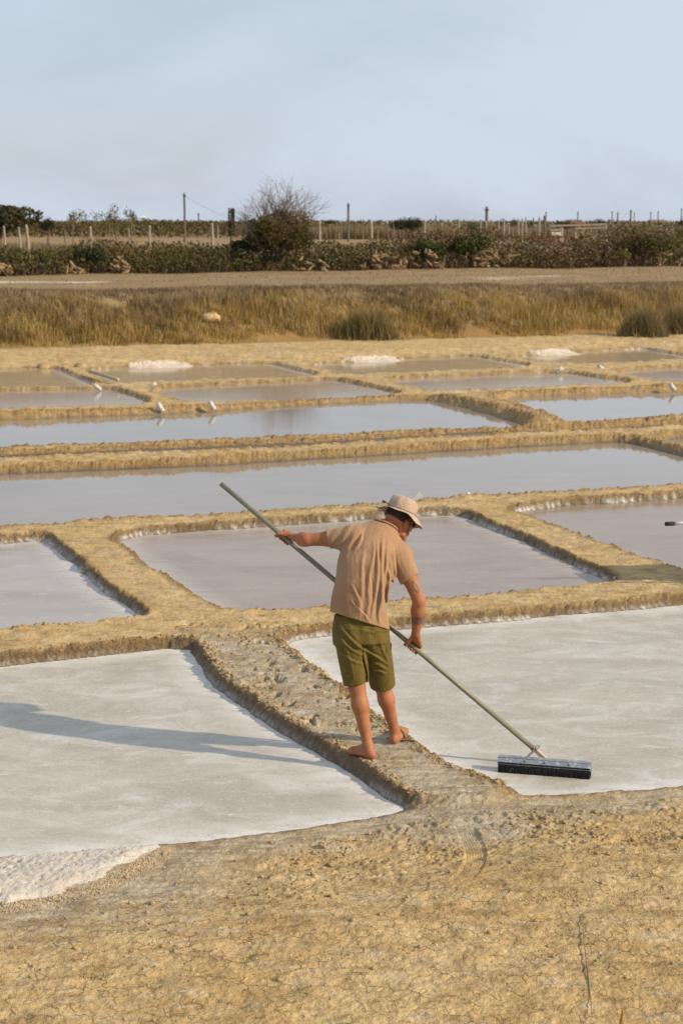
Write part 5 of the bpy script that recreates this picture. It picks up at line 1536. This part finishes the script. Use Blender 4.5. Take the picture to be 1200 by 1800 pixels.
lump(142, 645, .05, .15, 'brown mud lump above the lying pole', M_CLOD, 'mud_lump')
lump(372, 560, .95, .30, 'ochre boulder half hidden in the grass of the bank', M_STONE, 'ochre_boulder', .55)

# ------------------------------------------------------------------ wheelbarrow standing at the right, mostly out of the picture
gp = at(1168, 921, 16.35); wa = unit((.955, .20, 0)); wp = np.array([-wa[1], wa[0], 0])
wo = gp + wa * 1.0 - wp * .27; wo[2] = gz(wo[0], wo[1])
barrow = thing('wheelbarrow', wo, 'wheelbarrow at the right edge, only its grip showing over the brown pan', 'wheelbarrow')
M_TUBE = simple_mat('galvanised_tube', (.62, .61, .58), (.72, .71, .68), 30, .35, .001, metal=.3)
M_TRAY = simple_mat('green_tray', (.05, .09, .06), (.07, .11, .075), 10, .5); M_RUB = simple_mat('black_rubber', (.015, .015, .015), (.03, .03, .03), 30, .8)
hz = gp[2] - wo[2]
def wv(a, s, z): return wo + wa * a + wp * s + np.array([0, 0, z])
for s in (-.27, .27):
    mb = MB(); mb.tube([wv(-.90, s, hz), wv(-.80, s, hz + .004), wv(-.70, s, hz - .03), wv(-.3, s * .95, .42), wv(.35, s * .75, .30), wv(.75, s * .35, .20)], .0165, 10); hn_ = mb.build('handle', M_TUBE, barrow, True)
    mb = MB(); mb.tube([wv(-1.0, s, hz), wv(-.995, s, hz), wv(-.905, s, hz)], [.014, .021, .021], 10); mb.build('grip', M_RUB, hn_, True)
    mb = MB(); mb.tube([wv(-.28, s * .95, .41), wv(-.22, s, .05), wv(-.20, s, .0), wv(-.08, s, .0), wv(.05, s * .85, .35)], .015, 8); mb.build('leg', M_TUBE, barrow, True)
vs = []; ring = [(-.45, -.33), (.0, -.36), (.45, -.33), (.62, -.20), (.62, .20), (.45, .33), (.0, .36), (-.45, .33)]
for (sc_a, sc_s, z) in ((.70, .62, .36), (1.0, 1.0, .66), (.97, .97, .66), (.67, .59, .375)):
    vs += [wv(.10 + a * sc_a, s * sc_s, z + (.05 if a < 0 and z > .5 else 0)) for a, s in ring]
fs = [(i * 8 + k, i * 8 + (k + 1) % 8, i * 8 + 8 + (k + 1) % 8, i * 8 + 8 + k) for i in range(3) for k in range(8)] + [tuple(range(7, -1, -1)), tuple(range(24, 32))]
mb = MB(); mb.add(vs, fs); mb.build('tray', M_TRAY, barrow)
wc = wv(.80, 0, .19); ring = [wc + wa * .145 * math.cos(a) + np.array([0, 0, .145 * math.sin(a)]) for a in np.linspace(0, 2 * math.pi, 29)]
wh = MB().tube(ring, .045, 8, False).build('wheel', M_RUB, barrow, True)
mb = MB(); mb.tube([wc - wp * .03, wc + wp * .03], .10, 18); mb.build('rim', M_TUBE, wh)

# ------------------------------------------------------------------ small things in the foreground
M_STALK = simple_mat('dry_stalk', (.10, .075, .06), (.30, .22, .13), 9, .8)
sp_ = [(1024, 1640), (1023, 1660), (1025, 1690), (1028, 1720), (1031, 1746), (1034, 1775), (1037, 1800), (1039, 1830)]
pts_ = [G(a, b, .066) for a, b in sp_]
zf = np.polyfit(range(len(pts_)), [gz(q[0], q[1]) for q in pts_], 1)
for i, q in enumerate(pts_): q[2] = np.polyval(zf, i) + .010
mb = MB(); mb.tube(pts_, [.0016, .0024, .0032, .0036, .0034, .0028, .0024, .002], 6)
tag(mb.build('dry_grass_stalk', M_STALK, None, True, base=pts_[3]), 'thin dry stalk lying on the cracked mud at lower right', 'stalk')
tp = at(1094, 1770, 5.3); bs = np.array([tp[0] + .05, 5.32, 0.0]); bs[2] = gz(bs[0], bs[1])
seed = thing('seeding_stalk', bs, 'blurred brown seeding stalk at the bottom edge', 'stalk')
mb = MB(); mb.tube([bs, .5 * (bs + tp) + (.012, 0, 0), tp - (0, 0, .03)], [.0035, .003, .002], 6); mb.build('stem', M_STALK, seed, True)
M_SEED = simple_mat('rusty_seed_head', (.26, .13, .04), (.36, .20, .07), 60, .9)
mb = MB(); mb.tube([tp - (.004, 0, .15), tp - (.001, 0, .10), tp - (.004, 0, .055), tp - (0, 0, .02), tp], [.003, .008, .007, .005, .001], 7); mb.build('seed_head', M_SEED, seed, True)

# crumbs of mud: too many to count
ico = np.array([(0, 0, 1), (.89, 0, .45), (.28, .85, .45), (-.72, .53, .45), (-.72, -.53, .45), (.28, -.85, .45), (.72, .53, -.45), (-.28, .85, -.45), (-.89, 0, -.45), (-.28, -.85, -.45), (.72, -.53, -.45), (0, 0, -1)])
icf = np.array([(0, 1, 2), (0, 2, 3), (0, 3, 4), (0, 4, 5), (0, 5, 1), (1, 6, 2), (2, 7, 3), (3, 8, 4), (4, 9, 5), (5, 10, 1), (6, 7, 2), (7, 8, 3), (8, 9, 4), (9, 10, 5), (10, 6, 1), (11, 7, 6), (11, 8, 7), (11, 9, 8), (11, 10, 9), (11, 6, 10)])
def crumbs(name, x, y, size, mat, label, cat):
    n = len(x); z = tz(x, y)
    s_ = size[:, None, None] * RNG.uniform(.55, 1.2, (n, 12, 1)) * np.array([1.1, 1.1, .75])
    V = np.stack([x, y, z + size * .22], 1)[:, None, :] + ico[None] * s_
    F_ = (np.arange(n)[:, None, None] * 12 + icf[None]).reshape(-1, 3)
    tag(mesh_np(name, V.reshape(-1, 3), F_, mat, None, True), label, cat, kind='stuff')
n = 60000; x = RNG.uniform(-2.6, 3.0, n); y = RNG.uniform(7.2, 14.5, n)
zz, a1, a2, a3, dm = terrain(x, y, True)
back = np.interp(x, _fg[:, 0], _fg[:, 1]) - y
dkd, _ = polyline_d(_dk[:3], x, y)
trd, _ = polyline_d(_tr, x, y)
cl = fbm(x, y, 2.2, 3, 88)
pA = .50 * sstep(.2, .4, back) * sstep(1.65, .95, back) * sstep(-.1, .3, cl) * sstep(G(330, 1560)[0], G(560, 1480)[0], x)
pA = np.maximum(pA, .035 * (back > .2)); pA = np.where(trd < .07, 0, pA)
pB = .70 * (back < -.05) * np.exp(-((dm - .10) / .06) ** 2) + .10 * sstep(.6, .3, dkd) * (back < -.3) * (dm > .05)
keep = (RNG.uniform(0, 1, n) < np.maximum(pA, pB)) & (dm > .045)
crumbs('mud_crumbs', x[keep], y[keep], (.0026 + .0046 * RNG.exponential(.8, keep.sum()).clip(0, 3.2)) * np.where(back[keep] < 0, 1.35, 1.15), M_CLOD, 'crumbs of dried mud strewn over dikes and foreground', 'mud crumbs')
# brown crumbs along the lower edge of the salt bank
e0 = np.array([G(a, b, .05)[:2] for a, b in ((-60,1622),(0,1610),(60,1596),(120,1583),(165,1566),(200,1547),(235,1530),(262,1512),(290,1492))])
k = RNG.uniform(0, len(e0) - 1.001, 2600); i = k.astype(int); f = (k - i)[:, None]
P = e0[i] * (1 - f) + e0[i + 1] * f + RNG.normal(0, 1, (2600, 2)) * (.03, .045)
crumbs('brown_salt_grit', P[:, 0], P[:, 1], RNG.uniform(.002, .0065, 2600), simple_mat('brown_grit', (.34, .24, .13), (.52, .41, .27), 40, .9), 'brown grit along the lower edge of the salt bank', 'grit')
n = 260; x = RNG.uniform(-1.9, 2.4, n); y = RNG.uniform(7.3, 9.4, n)
ok = np.interp(x, _fg[:, 0], _fg[:, 1]) - y > .3
crumbs('shell_bits', x[ok], y[ok], RNG.uniform(.0018, .005, ok.sum()), simple_mat('shell_white', (.6, .55, .47), (.74, .70, .62)), 'tiny white shell bits scattered on the foreground mud', 'shell bits')
